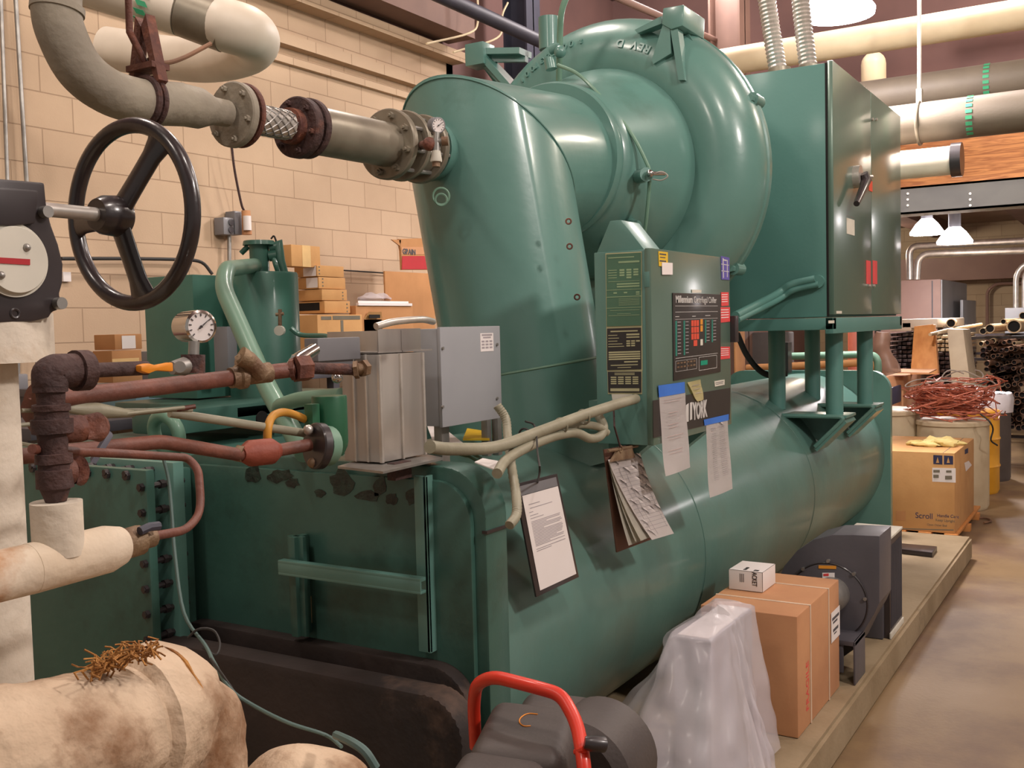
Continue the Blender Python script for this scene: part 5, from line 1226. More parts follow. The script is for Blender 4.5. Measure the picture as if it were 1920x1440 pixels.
bxo2 = tag(MB().box(P(427, 650, Y=3.12).x, P(445, 650, Y=3.12).x, 3.12, 3.2, P(435, 700, Y=3.12).z, P(435, 612, Y=3.12).z, .004).build('grey_metal_cover', GRYD), 'narrow grey metal cover between the green box and the oil tank', 'cover')
tag(MB().tube(spline([V(545, 615, 3.6), V(565, 628, 3.6), V(610, 630, 3.5), V(625, 640, 3.3)], 5), .009, 8).build('dark_green_line', GT), 'thin dark green line running from the oil tank to the grey control box', 'pipe')

# ================================================================== BACK SHELF WITH CARTONS
YS = 4.72
ztop = P(560, 665, Y=YS).z - .12
sh = T('storage_bench', 'low bench along the block wall carrying the cartons', 'bench', (5, 4.95, 0))
MB().box(3.3, 7.3, 4.6, 5.15, ztop-.04, ztop, .003).build('bench_top', BLW, sh)
for x in (3.35, 5.3, 7.2):
    for y in (4.65, 5.1): MB().box(x-.03, x+.03, y-.03, y+.03, 0, ztop-.04).build('leg', BLW, sh)
def carton(px, Y, m, lb, flaps=None, face=None, tape=None, group=None, name='carton', z0=None, dots=None):
    b = BX(*px, Y=Y, z0=z0); b = list(b)
    if b[3] > 5.14 and px[0] < 900: b[3] = 5.14
    o = tag(MB().box(*b, .004).build(name, m), lb, 'carton', group)
    yf = b[2]-.0004
    if tape: 
        x0 = b[0]+(b[1]-b[0])*tape[0]; x1 = b[0]+(b[1]-b[0])*tape[1]; MB().box(x0, x1, yf-.0008, yf, b[4], b[5]).box(x0, x1, b[2], b[3], b[5], b[5]+.0008).build('packing_tape', CRDP, o, label='paler tape strip', sm=None)
    if face:
        for (u0, v0, u1, v1, mm, nm) in face:
            MB().box(b[0]+(b[1]-b[0])*u0, b[0]+(b[1]-b[0])*u1, yf-.0012, yf-.0002, b[5]-(b[5]-b[4])*v1, b[5]-(b[5]-b[4])*v0).build(nm, mm, o, sm=None)
    if dots:
        for (u0, vs) in dots:
            mb = MB()
            for v in vs: mb.box(b[0]+(b[1]-b[0])*u0, b[0]+(b[1]-b[0])*(u0+.05), yf-.001, yf-.0002, b[5]-(b[5]-b[4])*(v+.12), b[5]-(b[5]-b[4])*v)
            mb.build('printed_marks', CRDD, o, sm=None)
    return o, b
def lface_lab(o, b, u0, v0, u1, v1, m=PAP, nm='shipping_label'):
    MB().box(b[0]-.0014, b[0]-.0003, b[3]-(b[3]-b[2])*u1, b[3]-(b[3]-b[2])*u0, b[5]-(b[5]-b[4])*v1, b[5]-(b[5]-b[4])*v0).build(nm, m, o, label='white shipping label', sm=None)
gset = 'cartons stacked along the block wall'
o, b = carton((524, 547, 601, 458, 499), 4.74, CRD, 'topmost small carton of the tall stack, with a pale tape strip', tape=(.37, .66), group=gset)
o, b = carton((552, 595, 645, 497, 518), 4.72, CRD, 'carton second from the top of the tall stack, with white label on its side', dots=[(.05, (.1, .4, .7))], group=gset); lface_lab(o, b, .4, .05, .95, .95)
o, b = carton((556, 598, 648, 519, 541), 4.72, CRD, 'carton third from the top of the tall stack, with dirty white label', dots=[(.12, (.1, .4, .7))], group=gset); lface_lab(o, b, .45, .05, .95, .9)
o, b = carton((545, 604, 651, 542, 563), 4.70, CRD, 'carton fourth from the top of the tall stack, marks at its right edge', dots=[(.8, (.2, .5, .8))], group=gset)
o, b = carton((548, 609, 657, 564, 587), 4.69, CRD, 'carton fifth from the top of the tall stack, with a torn dark opening', dots=[(.85, (.2, .5, .8))], group=gset)
MB().box(b[0]-.002, b[0]-.0003, b[2]+(b[3]-b[2])*.15, b[2]+(b[3]-b[2])*.8, b[4]+.02, b[5]-.01).build('torn_opening', DARKV, o, sm=None)
o, b = carton((530, 596, 680, 590, 628), 4.64, CRD, 'widest lower carton of the tall stack, with grey printing along its top edge', z0=ztop, group=gset,
    face=[(.08, .03, .3, .09, CRDD, 'printed_bar'), (.33, .02, .95, .09, CRDD, 'printed_bar'), (.5, .1, .56, .9, CRDD, 'printed_bar')])
o, b = carton((676, 683, 718, 598, 640), 4.66, CRD, 'small open carton right of the wide carton with raised flaps', z0=ztop, group=gset)
mb = MB().prism([(b[0], b[2], b[5]), (b[1], b[2], b[5]), (b[1]-.03, b[2]-.02, b[5]+.05), (b[0]+.04, b[2]-.02, b[5]+.05)], (0, .004, 0)); mb.build('open_flap', CRD, o, sm=None)
MB().box(b[0]+.04, b[1]-.05, b[2]-.022, b[2]-.018, b[5]+.005, b[5]+.03).build('flap_slot', DARKV, o, sm=None)
o, b = carton((655, 668, 775, 573, 605), 4.66, CRD2, 'open brown carton holding flat white boards and clear plastic', z0=ztop, group=gset)
tag(MB().box(b[0]+.02, b[1]-.02, b[2]-.01, b[3]-.05, b[5]+.001, b[5]+.02).box(b[0]+.04, b[1]-.04, b[2]+.01, b[3]-.05, b[5]+.021, b[5]+.035).build('white_board', PAP, sm=None), 'flat white boards lying on the open brown carton', 'board')
mb = MB().ball(((b[0]+b[1])/2+.12, 4.85, b[5]+.06), .14, .12, .035, 24); mb.jitter(.05, 14)
tag(mb.build('plastic_wrap', PLASTIC), 'crumpled clear plastic wrap on the flat white boards', 'plastic')
o, b = carton((720, 723, 815, 508, 562), 4.80, CRD2, 'large plain brown carton standing behind the clear plastic', z0=ztop, group=gset)
# red/white printed carton flaps
rb = P(754, 505, Y=4.82); rt = P(748, 448, Y=4.82)
o = tag(MB().prism([P(754, 506, Y=4.80), P(815, 506, Y=4.80), P(815, 446, Y=4.80), P(748, 448, Y=4.80), P(752, 470, Y=4.80)], (0, .02, 0)).prism([P(734, 449, Y=4.80), P(752, 450, Y=4.80), P(751, 462, Y=4.80)], (0, .01, 0)).build('printed_carton', CRD2, sm=None), 'open carton flap with black lettering over a red printed block', 'carton')
MB().prism([P(753, 505, Y=4.798), P(815, 505, Y=4.798), P(815, 480, Y=4.798), P(754, 480, Y=4.798)], (0, -.002, 0)).build('red_print_block', REDP, o, label='red printed block', sm=None)
MB().prism([P(752, 477, Y=4.798), P(815, 477, Y=4.798), P(815, 463, Y=4.798), P(753, 463, Y=4.798)], (0, -.001, 0)).build('pale_print_block', CRD3, o, sm=None)
hh = (P(756, 466, Y=4.79)-P(756, 476, Y=4.79)).length
text('printed_word', 'GRAIN', INK, o, P(755, 475.5, Y=4.795), XD, ZD, hh*1.35, .0008, 'black printed word', .002, sx=1.0)
# left cartons
o, b = carton((177, 216, 267, 627, 656), 4.25, CRD2, 'small carton with a white label stacked left of the pressure gauge', group=gset,
    face=[(.25, .1, .75, .95, PAP, 'shipping_label')])
o2, b2 = carton((176, 212, 268, 658, 718), 4.24, CRD2, 'medium carton with pale print under the small labelled carton', group=gset,
    face=[(.0, .25, .9, .6, CRDP, 'pale_print')])
zsh = b2[4]
o3, b3 = carton((165, 255, 375, 733, 765), 4.10, BLUEB, 'pale blue carton lid behind the long rusty pipe', group=gset, z0=ztop-.108)
o4, b4 = carton((302, 345, 402, 591, 656), 4.40, CRD2, 'plain brown carton behind the pressure gauge', group=gset)
b5 = BX(262, 330, 372, 658, 720, Y=4.25); tag(MB().box(*b5, .01).build('grey_case', GRYD), 'grey metal case under the plain brown carton behind the gauge', 'case')
sh2 = T('storage_bench', 'dark bench under the pale blue carton beside the block wall', 'bench', (3.9, 4.6, 0))
MB().box(2.6, 5.2, 3.95, 4.58, ztop-.16, ztop-.11, .003).build('bench_top', BLW, sh2)
for x in (2.7, 5.1): MB().box(x-.03, x+.03, 4.0, 4.06, 0, ztop-.16).box(x-.03, x+.03, 4.45, 4.5, 0, ztop-.16).build('leg_frame', BLW, sh2)

# wall outlets & conduits
wc1 = [(Q_, lb) for Q_, lb in (((28, -40), (50, 336)), ) for lb in ['']]
for (x0, y0), (x1, y1), r, lb in (((27, -40), (50, 345), 4.2, 'galvanised conduit running down the block wall, right of the pair'), ((0, -40), (14, 345), 3.8, 'galvanised conduit running down the block wall, left of the pair')):
    a = P(x0, y0, Y=5.24); b = P(x1, y1, Y=5.24); d_ = b-a; b = a+d_*1.9
    tag(MB().tube([a, b], rr(r, depth(a)), 12).build('wall_conduit', STL), lb, 'conduit')
ob = T('outlet_box', 'grey double outlet box on the block wall with conduit, above the oil tank', 'outlet box', P(440, 450, Y=5.25))
MB().box(*BX(417, 420, 439, 408, 440, Y=5.2)[:2], 5.2, 5.29, P(430, 440, Y=5.2).z, P(430, 408, Y=5.2).z, .005).build('box_body', GRYD, ob)
MB().box(P(441, 430, Y=5.2).x, P(455, 430, Y=5.2).x, 5.2, 5.29, P(447, 440, Y=5.2).z, P(447, 396, Y=5.2).z, .005).build('switch_box', GRYD, ob)
for px, py in ((433, 417), (433, 431)): c = P(px, py, Y=5.198); MB().cyl(c, c-YD*.006, .022, 16).build('socket', BLW, ob)
MB().tube([P(430, 440, Y=5.25), P(430, 530, Y=5.25)], .014, 10).build('conduit_drop', STL, ob)
a = P(461, 395, Y=5.15); mb = MB().tube([P(461, 395, Y=5.15), P(463, 440, Y=5.15)], [.03, .034], 14); mb.build('hanging_plug', CRD3, ob, label='orange-tan hanging plug'); MB().tube([P(463, 405, Y=5.12), P(464, 432, Y=5.12)], .027, 12).build('white_tag', PAP, ob)
tag(MB().tube(spline([P(434, 270, Y=5.1), P(440, 320, Y=5.12), P(452, 380, Y=5.14), P(458, 396, Y=5.15)], 5), .008, 8).build('hanging_cord', RUSTD), 'brown cord dropping to the plug beside the wall outlet', 'cord')
tag(MB().tube(spline([P(115, 485, Y=5.22), P(240, 485, Y=5.22), P(340, 487, Y=5.22), P(378, 492, Y=5.2), P(398, 514, Y=5.15)], 5), .011, 8).build('wall_cable', WIREB), 'black cable running along the block wall behind the handwheel', 'cable')
c = P(124, 519, Y=5.28); tag(MB().box(c.x-.022, c.x+.03, 5.275, 5.295, c.z-.028, c.z+.028, .003).build('wall_tag', PAP), 'small white tag on the block wall beside the gearbox', 'tag')
c = P(38, 722, Y=5.2); ob2 = tag(MB().box(c.x-.06, c.x+.05, 5.2, 5.29, c.z-.07, c.z+.06, .01).build('outlet_box', GRYD), 'grey round-cornered outlet low on the wall left of the rusty elbow', 'outlet box')
MB().tube([P(33, 705, Y=5.25), P(32, 640, Y=5.25)], .014, 10).build('conduit_drop', STL, ob2)
tag(MB().tube([P(645, 507, Y=5.26), P(722, 512, Y=5.26), P(800, 517, Y=5.26)], .006, 6).build('wall_wire', WIREB), 'thin dark wire along a block joint between the carton stacks', 'wire')

c = P(738, 886, X=2.1); MB().box(2.09, 2.16, c.y-.014, c.y+.014, c.z-.02, c.z+.025, .002).build('mounting_block', RUSTD, hx)
# ================================================================== ITEMS ON THE PAD
tc = T('strapped_carton', 'tall tan carton with two white straps standing at the pad edge', 'carton', (3.75, 1.2, .155))
cz1 = P(1497, 1157, X=3.56).z
b = BX(1322, 1497, 1573, 1157, 1390, Y=1.02, z0=.157)
b = list(b); cx0, cx1, cy0, cy1, cz0_, cz1 = b; cy1 = P(1322, 1128, Z=cz1).y
cy1 = min(cy1, 1.62); cx1 = P(1573, 1105, Y=cy0).x
MB().box(cx0, cx1, cy0, cy1, cz0_, cz1, .005).build('carton_body', CRD3, tc)
for t in (.28, .72):
    x = cx0+(cx1-cx0)*t; w = .006
    MB().box(x-w, x+w, cy0-.0025, cy0-.0003, cz0_, cz1).box(x-w, x+w, cy0-.0025, cy1, cz1, cz1+.0022).build('strap', mat('pale_strap', srgb(222, 196, 170), rough=.6) if 'pale_strap' not in MATS else MATS['pale_strap'], tc, label='pale plastic strap', sm=None)
a = P(1557, 1150, Y=cy0); b_ = P(1572.5, 1190, Y=cy0)
lb = MB().box(a.x, cx1-.002, cy0-.0032, cy0-.0026, b_.z, a.z).build('shipping_label', PAP, tc, label='white shipping label', sm=None)
f_ = uv((a.x, cy0-.0033, a.z), (cx1-.002, cy0-.0033, a.z), (cx1-.002, cy0-.0033, b_.z), (a.x, cy0-.0033, b_.z))
strips(MB(), f_, [(.1, .2, .9, .3), (.2, .35, .7, .42), (.2, .6, .8, .7), (.3, .75, .6, .8)], .0003, nY).build('label_print', INK, lb, sm=None)
text('faint_stamp', 'FRAGILE', REDS, tc, (cx0+.14, cy0-.0005, cz0_+.06), ZD, -XD, .05, .0003, 'faint red stamped word')
# small white box
w = BX(1367, 1430, 1454, 1079, 1110, X=3.60, z0=None)
sx0_ = P(1430, 1111, Z=cz1+.003); wx0, wy0 = sx0_.x, sx0_.y
wy1 = P(1367, 1100, X=wx0).y; wx1 = P(1454, 1100, Y=wy0).x; wz1 = P(1430, 1074, X=wx0).z
wbx = tag(MB().box(wx0, wx1, wy0, wy1, cz1+.003, wz1, .001).build('white_box', PAP), 'small white box with black lettering lying on the strapped carton', 'box')
hz = wz1-cz1
text('printed_word', 'ACKET', BLK, wbx, (wx0-.0008, wy0+(wy1-wy0)*.30, wz1-.001), (0, 0, -1), (0, -1, 0), .027, .0004, 'black printed word', .0004, sx=.66)
text('printed_word', 'BR', BLK, wbx, (wx0+.034, wy0+(wy1-wy0)*.30, wz1+.0006), (-1, 0, 0), (0, -1, 0), .027, .0004, 'black printed letters', .0004, sx=.66)
text('printed_word', 'GUARD', BLK, wbx, (wx0+.012, wy0+(wy1-wy0)*.52, wz1+.0006), (1, 0, 0), (0, 1, 0), .018, .0004, 'black printed word', .0003, sx=.8)
mb = MB()
for i in range(3): mb.box(wx0-.001, wx0-.0004, wy0+(wy1-wy0)*(.55+.05*i), wy0+(wy1-wy0)*(.57+.05*i), wz1-.045, wz1-.012)
mb.build('small_print', INK, wbx, sm=None)
mb = MB(); mb.box(wx0-.0006, wx0+.0006, wy0-.0006, wy0+.0006, cz1+.004, wz1+.0004); mb.box(wx0-.0006, wx0+.0006, wy0, wy1, wz1, wz1+.0008); mb.box(wx0, wx1, wy0-.0006, wy0+.0006, wz1, wz1+.0008); mb.build('edge_line', BLK, wbx, sm=None)

# plastic-covered unit
pcx, pcy = 3.12, 1.30
pu = T('covered_machine', 'boxy grey metal unit draped in a translucent plastic sheet at the pad edge', 'covered equipment', (pcx, pcy, .155))
c = P(1332, 1202, X=2.95); uz = P(1332, 1195, X=2.95).z; uy0 = c.y
ux0 = 2.95; ux1 = P(1400, 1180, Y=uy0).x; uy1 = P(1262, 1175, X=ux0).y
uz = c.z
b_u = (ux0, ux1+.06, uy0, uy1+.0, .157, uz)
MB().box(*b_u, .006).build('metal_unit', FOIL, pu)
MB().box(b_u[0]+.01, b_u[1]-.01, b_u[2]+.01, b_u[3]-.01, b_u[5], b_u[5]+.004).build('top_lid', PAP, pu, label='white lid')
MB().box(b_u[0]-.012, b_u[0]-.001, b_u[2]+.02, b_u[2]+.05, .2, b_u[5]-.12, .003).build('corner_strip', GRYD, pu)
# drape sheet: grid over the box top, falling outward
import mathutils
def drape():
    bm = bmesh.new(); mx, my = (b_u[0]+b_u[1])/2, (b_u[2]+b_u[3])/2; hx_, hy_ = (b_u[1]-b_u[0])/2+.010, (b_u[3]-b_u[2])/2+.010
    N_ = 144; M_ = 44; rings = []; K = 10; nz = mathutils.noise.noise
    for j in range(M_+1):
        ring = []
        for i in range(N_):
            an = 2*math.pi*i/N_; cx, cy = math.cos(an), math.sin(an)
            s_ = 1/max(abs(cx)/hx_, abs(cy)/hy_)
            if j <= K:
                t = j/K; x = mx+cx*s_*t; y = my+cy*s_*t
                z = b_u[5]+.006+.022*(1-t**3)+.022*abs(nz(Vector((x*16, y*16, 1))))*(1-t*.7)
                if x > mx: z += .035*(1-t)
            else:
                t = (j-K)/(M_-K)
                dl = max(0, cy); dn = max(0, -cx); dr = max(0, -cy); df = max(0, cx)
                out = .40*dl*dl+.34*dn*dn+.085*dr*dr+.10*df*df
                spread = out*(t**1.15)+.05*dl*math.sin(min(t*4, 1)*math.pi)
                fold = (.008+.045*t)*(math.sin(an*9+1.7*math.sin(an*3))*.6+math.sin(an*17+t*3)*.3)*t**.6
                cr = .012*nz(Vector((cx*4, cy*4, t*7)))+.02*t*abs(nz(Vector((cx*7, cy*7, t*5+3))))
                rad = s_+spread+fold+cr
                x = mx+cx*rad; y = my+cy*rad; z = b_u[5]+.008-(b_u[5]-.168)*t
                y = max(y, .955)
                if y > 1.2 and x > 3.5: x = 3.5
            ring.append(bm.verts.new((x, y, z)))
        rings.append(ring)
    for A_, B_ in zip(rings[1:], rings[2:]):
        for i in range(N_): bm.faces.new((A_[i], A_[(i+1) % N_], B_[(i+1) % N_], B_[i]))
    bm.faces.new(rings[1])
    bmesh.ops.remove_doubles(bm, verts=rings[0], dist=.001)
    for v in [v for v in bm.verts if not v.link_faces]: bm.verts.remove(v)
    mb = MB(); mb.bm.free(); mb.bm = bm
    return mb
# drape top profile bulges like a crumpled hood
mb = drape(); mb.build('plastic_sheet', PLASTIC, pu, label='translucent crumpled plastic sheet', sm=1.2)

# blower
bl = T('centrifugal_blower', 'dark grey sheet metal centrifugal blower housing standing on the pad', 'blower', (4.4, 1.25, .155))
BXX = 4.38; BD = .24
cpx = P(1553, 1118, X=BXX); cb_, cbz = cpx.y, cpx.z
foot = P(1600, 1248, X=BXX)
def bp__(px, py): q = P(px, py, X=BXX); return (q.y, q.z)
outl = [bp__(1649, 1005), bp__(1600, 1003), bp__(1560, 1003), bp__(1525, 1012), bp__(1495, 1032), bp__(1470, 1062), bp__(1455, 1095), bp__(1450, 1140), bp__(1460, 1185), bp__(1485, 1225), bp__(1520, 1245), bp__(1570, 1240), bp__(1605, 1215), bp__(1622, 1180), bp__(1640, 1150), bp__(1649, 1130)]
MB().prism([(BXX, y, z) for y, z in outl], (BD, 0, 0), .004).build('scroll_housing', BLW, bl)
c = Vector((BXX, *bp__(1553, 1126))); Ri = abs(c.y-bp__(1627, 1126)[0])
MB().lathe(c, -XD, [(0, 0), (0, Ri), (.006, Ri), (.008, Ri-.008), (.008, 0)], 56, caps=False).build('inlet_plate', BLW, bl)
MB().torus(c-XD*.006, XD, Ri, .004, 56, 6).build('plate_rim', BLK, bl)
ci = Vector((BXX, *bp__(1562, 1112))); mb = MB().lathe(ci+XD*.0, -XD, [(.005, Ri*.44), (.05, Ri*.44), (.10, Ri*.40), (.13, Ri*.34), (.13, Ri*.2)], 40, caps=False); mb.build('motor_drum', STL, bl, label='grey metal motor drum'); MB().lathe(ci-XD*.129, -XD, [(0, 0), (0, Ri*.3)], 30, caps=False).build('motor_end', DARKV, bl)
for px, py in ((1554, 1051), (1507, 1066), (1602, 1075), (1623, 1122)):
    q = Vector((BXX, *bp__(px, py))); MB().hexbolt(q, -XD, .008, .016).build('bolt', STL, bl)
def bq(q4, m, nm, lb=None, off=.0095): return MB().prism([Vector((BXX-off, *bp__(*k))) for k in q4], (-.001, 0, 0)).build(nm, m, bl, label=lb, sm=None)
bq([(1536, 1059), (1569, 1060), (1569, 1066), (1536, 1065)], KEYO, 'yellow_label', 'pale yellow label')
bq([(1543, 1073), (1566, 1073), (1566, 1086), (1543, 1086)], PAP, 'white_label', 'white label'); bq([(1545, 1075), (1555, 1074), (1555, 1079), (1545, 1079)], REDS, 'label_print', off=.0106)
fy0 = bp__(1600, 1280); y0f, y1f = bp__(1620, 1180)[0], bp__(1573, 1180)[0]
zf = bp__(1600, 1182)[1]
mb = MB(); mb.box(BXX-.16, BXX+.02, y0f-.0, y1f, zf-.02, zf, .003); mb.box(BXX-.16, BXX+.02, y0f, y0f+.008, .157, zf, .002); mb.build('support_foot', BLW, bl)
MB().box(BXX-.155, BXX-.14, y0f+.05, y1f, .2, zf-.02, .002).build('support_plate', BLW, bl)
# outlet side box with fins + motor
y_o = bp__(1649, 1100)[0]
b_ = (BXX+.10, BXX+BD+.10, y_o-.16, y_o-.005, .30, bp__(1649, 1010)[1]-.02)
mo = T('coil_section', 'dark finned block with a pale top plate behind the blower outlet', 'machine part', (4.8, y_o-.08, .155))
zz1 = P(1686, 1012, X=4.95).z
yA, yB = P(1686, 1100, X=4.95).y, P(1652, 1100, X=4.95).y
x_f = 4.9; x_b = 5.15
q1 = P(1650, 1195, Z=.157); q2 = P(1686, 1172, Z=.157)
MB().box(q1.x, q2.x+.05, q2.y-.005, q1.y+.17, .157, zz1, .003).build('block_body', BLK, mo)
MB().box(q1.x-.003, q2.x+.053, q2.y-.008, q1.y+.17, zz1, zz1+.012, .002).build('top_plate', PAPO, mo, label='pale top plate')
MB().box(q1.x-.01, q2.x+.055, q2.y-.012, q2.y-.004, .157, .185, .002).build('base_rail', PAPO, mo)
mb = MB()
for i in range(14):
    x = q1.x+.02+(q2.x-q1.x)*i/13; mb.box(x, x+.003, q2.y-.009, q2.y-.004, .2, zz1-.03)
mb.build('fins', BLW, mo, sm=None)
mb = MB().box(q1.x-.03, q1.x, q1.y-.02, q1.y+.09, .157, .34, .006); mb.build('grey_bracket', BLW, mo)
c = P(1643, 1139, X=q1.x-.03); MB().ball(c, .016, seg=10).build('red_knob', REDS, mo); MB().prism([c+Vector((0, .0, .02)), c+Vector((0, .03, .015)), c+Vector((0, -.02, .11)), c+Vector((0, -.035, .105))], (-.005, 0, 0)).build('white_tag', PAP, mo, sm=None)
# black board
pts = [P(x, y, Z=.157) for x, y in ((1690, 1027), (1757, 1033), (1748, 1045), (1688, 1038))]
tag(MB().prism(pts, (0, 0, .03), .002).build('black_board', BLK), 'flat black bar lying on the bare end of the concrete pad', 'board')

# ================================================================== FOREGROUND MACHINE WITH RED HANDLE
DM = 1.95
fm = T('portable_machine', 'charcoal plastic machine with a bent red tube handle at the bottom edge', 'machine', (V(1020, 1440, DM).x, V(1020, 1440, DM).y, 0))
right = (V(1200, 1350, DM)-V(900, 1350, DM)).normalized(); up = ZD; fw = right.cross(up).normalized()
if fw.dot(V(1000, 1350, 3)-V(1000, 1350, 1)) < 0: fw = -fw
B3 = Matrix((right, fw, up)).transposed()
def rbox(px0, px1, py0, py1, d, dep, bev, m, nm, taper=0, lb=None, seg=5, tilt=.0):
    """rounded plastic tank, local x right, y away"""
    a = V(px0, py0, d); w_ = rr(px1-px0, d); h_ = rr(py1-py0, d)
    b = bmesh.new(); bmesh.ops.create_cube(b, size=1)
    for v in b.verts:
        t = 1-taper if v.co.z > 0 else 1
        v.co = Vector((v.co.x*w_*t, v.co.y*dep*(1-taper*.6 if v.co.z > 0 else 1), v.co.z*h_))
    bmesh.ops.bevel(b, geom=list(b.edges), offset=bev, segments=seg, affect='EDGES', profile=.5)
    ctr = V((px0+px1)/2, (py0+py1)/2, d)+fw*dep/2
    rot = (Matrix.Rotation(math.radians(tilt), 3, fw) @ B3)
    mt = rot.to_4x4(); mt.translation = ctr
    mb = MB(); mb.add(b, mt); return mb.build(nm, m, fm, label=lb)
def tank(top4, d, hgt, rad, nm, lb=None):
    # rounded tank with its top face given by four points on one level
    z = V(top4[0][0], top4[0][1], d).z
    pts = [P(x, y, Z=z) for x, y in top4]
    b = bmesh.new(); v1 = [b.verts.new(p) for p in pts]; cx_ = sum((p for p in pts), Vector())/4
    v0 = [b.verts.new(Vector((cx_.x+(p.x-cx_.x)*1.12, cx_.y+(p.y-cx_.y)*1.12, z-hgt))) for p in pts]
    b.faces.new(v1); b.faces.new(v0[::-1])
    for k in range(4): b.faces.new((v1[k], v0[k], v0[(k+1) % 4], v1[(k+1) % 4]))
    bmesh.ops.recalc_face_normals(b, faces=b.faces)
    bmesh.ops.bevel(b, geom=[e for e in b.edges], offset=rad, segments=6, affect='EDGES', profile=.5)
    mb = MB(); mb.add(b); return mb.build(nm, PLB, fm, label=lb, sm=1.0)
tank([(872, 1404), (1062, 1418), (1088, 1322), (925, 1304)], 1.80, .42, .034, 'front_tank')
tank([(818, 1470), (1006, 1482), (1030, 1420), (868, 1396)], 1.66, .40, .03, 'lower_tank')
tank([(945, 1352), (1110, 1372), (1130, 1300), (985, 1284)], 2.02, .6, .04, 'rear_tank')
mb = MB().lathe(V(1080, 1462, 1.98), (right*.55+fw*1.0+up*.05), [(0, 0), (0, .085), (.02, .108), (.08, .112), (.15, .11), (.17, .09), (.17, 0)], 40, caps=False); mb.build('round_cover', PLB, fm)
cb0 = V(1000, 1440, 1.9); mb = MB().obox((cb0.x, cb0.y, .3), .12, .16, .26, None, .03); mb.build('base', PLB, fm)
for s_ in (-1, 1):
    c_ = Vector((cb0.x, cb0.y, .08))+right*s_*.17; MB().cyl(c_-right*.02, c_+right*.02, .08, 28).build('wheel', BLK, fm)
hq = [V(1098, 1500, 1.72), V(1095, 1430, 1.74), V(1082, 1355, 1.80), V(1052, 1302, 1.84), V(1010, 1290, 1.86), V(925, 1268, 1.92), V(893, 1282, 1.96), V(888, 1320, 2.0), V(892, 1400, 2.05)]
MB().tube(fillet(hq, .035, 5), .0125, 20).build('red_handle', RED, fm, label='bright red tubular handle')
MB().tube([V(1096, 1392, 1.74), V(1108, 1394, 1.74), V(1132, 1396, 1.75)], [.010, .0135, .0135], 16).build('handle_knob', BLK, fm, label='black rubber knob')
MB().tube([V(1080, 1410, 1.76), V(1096, 1405, 1.74)], .006, 8).build('handle_tab', RED, fm)
# chalk-like orange mark on tank top
cc = V(985, 1350, 1.795)
zm = V(872, 1404, 1.80).z+.001; pts = [P(x, y, Z=zm) for x, y in ((1008, 1339), (990, 1338), (977, 1345), (974, 1354), (982, 1361), (995, 1361))]
MB().tube(spline(pts, 4), .0012, 6).build('orange_mark', ORNG, fm, label='curved orange crayon mark')
# ================================================================== STORAGE AREA PAST THE PAD
def BXf(pl, pc, pr_, yt, yb, X, z0=None): return BX(pl, pc, pr_, yt, yb, X=X, z0=z0)
# pallet + big carton
c0 = P(1790, 1000, X=7.95)
pal = T('wooden_pallet', 'low wooden pallet sticking out under the big cardboard box', 'pallet', (8.5, c0.y+.5, 0))
b = list(BXf(1668, 1790, 1826, 850, 1001, 7.95)); b[3] = max(b[3], b[2]+.95); zb = .11
zb = max(b[4], .05)
for k in range(6): y = b[2]-.02+(b[3]-b[2]-.06)*k/5; MB().box(b[0]-.02, b[1]+.25, y, y+.09, zb-.02, zb-.002, .002).build('deck_board', WOOD, pal)
for k in range(3): x = b[0]+(b[1]-b[0])*k/2; MB().box(x-.02, x+.06, b[2]-.04, b[3], 0, zb-.022, .002).build('stringer', WOOD, pal)
big = tag(MB().box(*b[:4], zb, b[5], .004).build('cardboard_box', CRD), 'big cardboard box with a white shipping label and blue print behind the far end plate', 'cardboard box')
def onface(q4, m, nm, lb=None, off=.001, par=None, X=None):
    X = (b[0] if X is None else X)-off; return MB().prism([P(x, y, X=X) for x, y in q4], (-.001, 0, 0)).build(nm, m, par or big, label=lb, sm=None)
onface([(1748, 877), (1792, 878), (1792, 905), (1748, 903)], PAP, 'shipping_label', 'white shipping label')
for q4 in ([(1750, 881), (1762, 881), (1762, 886), (1750, 886)], [(1750, 890), (1760, 890), (1760, 896), (1750, 896)], [(1774, 882), (1784, 882), (1784, 886), (1774, 886)], [(1772, 892), (1785, 892), (1785, 899), (1772, 899)]): onface(q4, CRDD, 'label_print', off=.0025)
inkb = mat('blue_black_print', srgb(52, 54, 88), rough=.8)
onface([(1750, 853), (1767, 854), (1767, 871), (1750, 870)], inkb, 'handling_symbol', 'dark printed handling symbol'); onface([(1770, 854), (1787, 855), (1787, 871), (1770, 871)], inkb, 'handling_symbol', 'dark printed handling symbol')
for cx in (1758, 1778): onface([(cx-3, 868), (cx, 857), (cx+3, 868)], CRD, 'symbol_arrow', off=.0025)
def ftext(s_, px, py, sz, m, nm='printed_text'):
    p = P(px, py, X=b[0]-.0015); text(nm, s_, m, big, p, -YD, ZD, sz, .0005, sx=.9)
ftext('Scroll', 1716, 971, .06, inkb); ftext('Handle Care', 1757, 969, .032, inkb); ftext('Keep Upright', 1754, 977, .027, CRDD); ftext('Open Other End', 1738, 985, .022, CRDD)
onface([(1677, 990), (1788, 993), (1788, 995), (1677, 992)], CRDD, 'printed_line'); onface([(1680, 958), (1698, 958), (1698, 976), (1680, 976)], CRD2, 'printed_square')
f1_ = P(1812, 870, Y=b[2]-.001); 
MB().prism([P(x, y, Y=b[2]-.0005) for x, y in ((1808, 868), (1816, 864), (1822, 872), (1811, 884))], (0, -.001, 0)).build('torn_label', PAP, big, label='torn white label', sm=None)
MB().prism([P(x, y, Y=b[2]-.0005) for x, y in ((1809, 843), (1815, 840), (1815, 849), (1809, 852))], (0, -.001, 0)).build('side_symbol', inkb, big, sm=None)
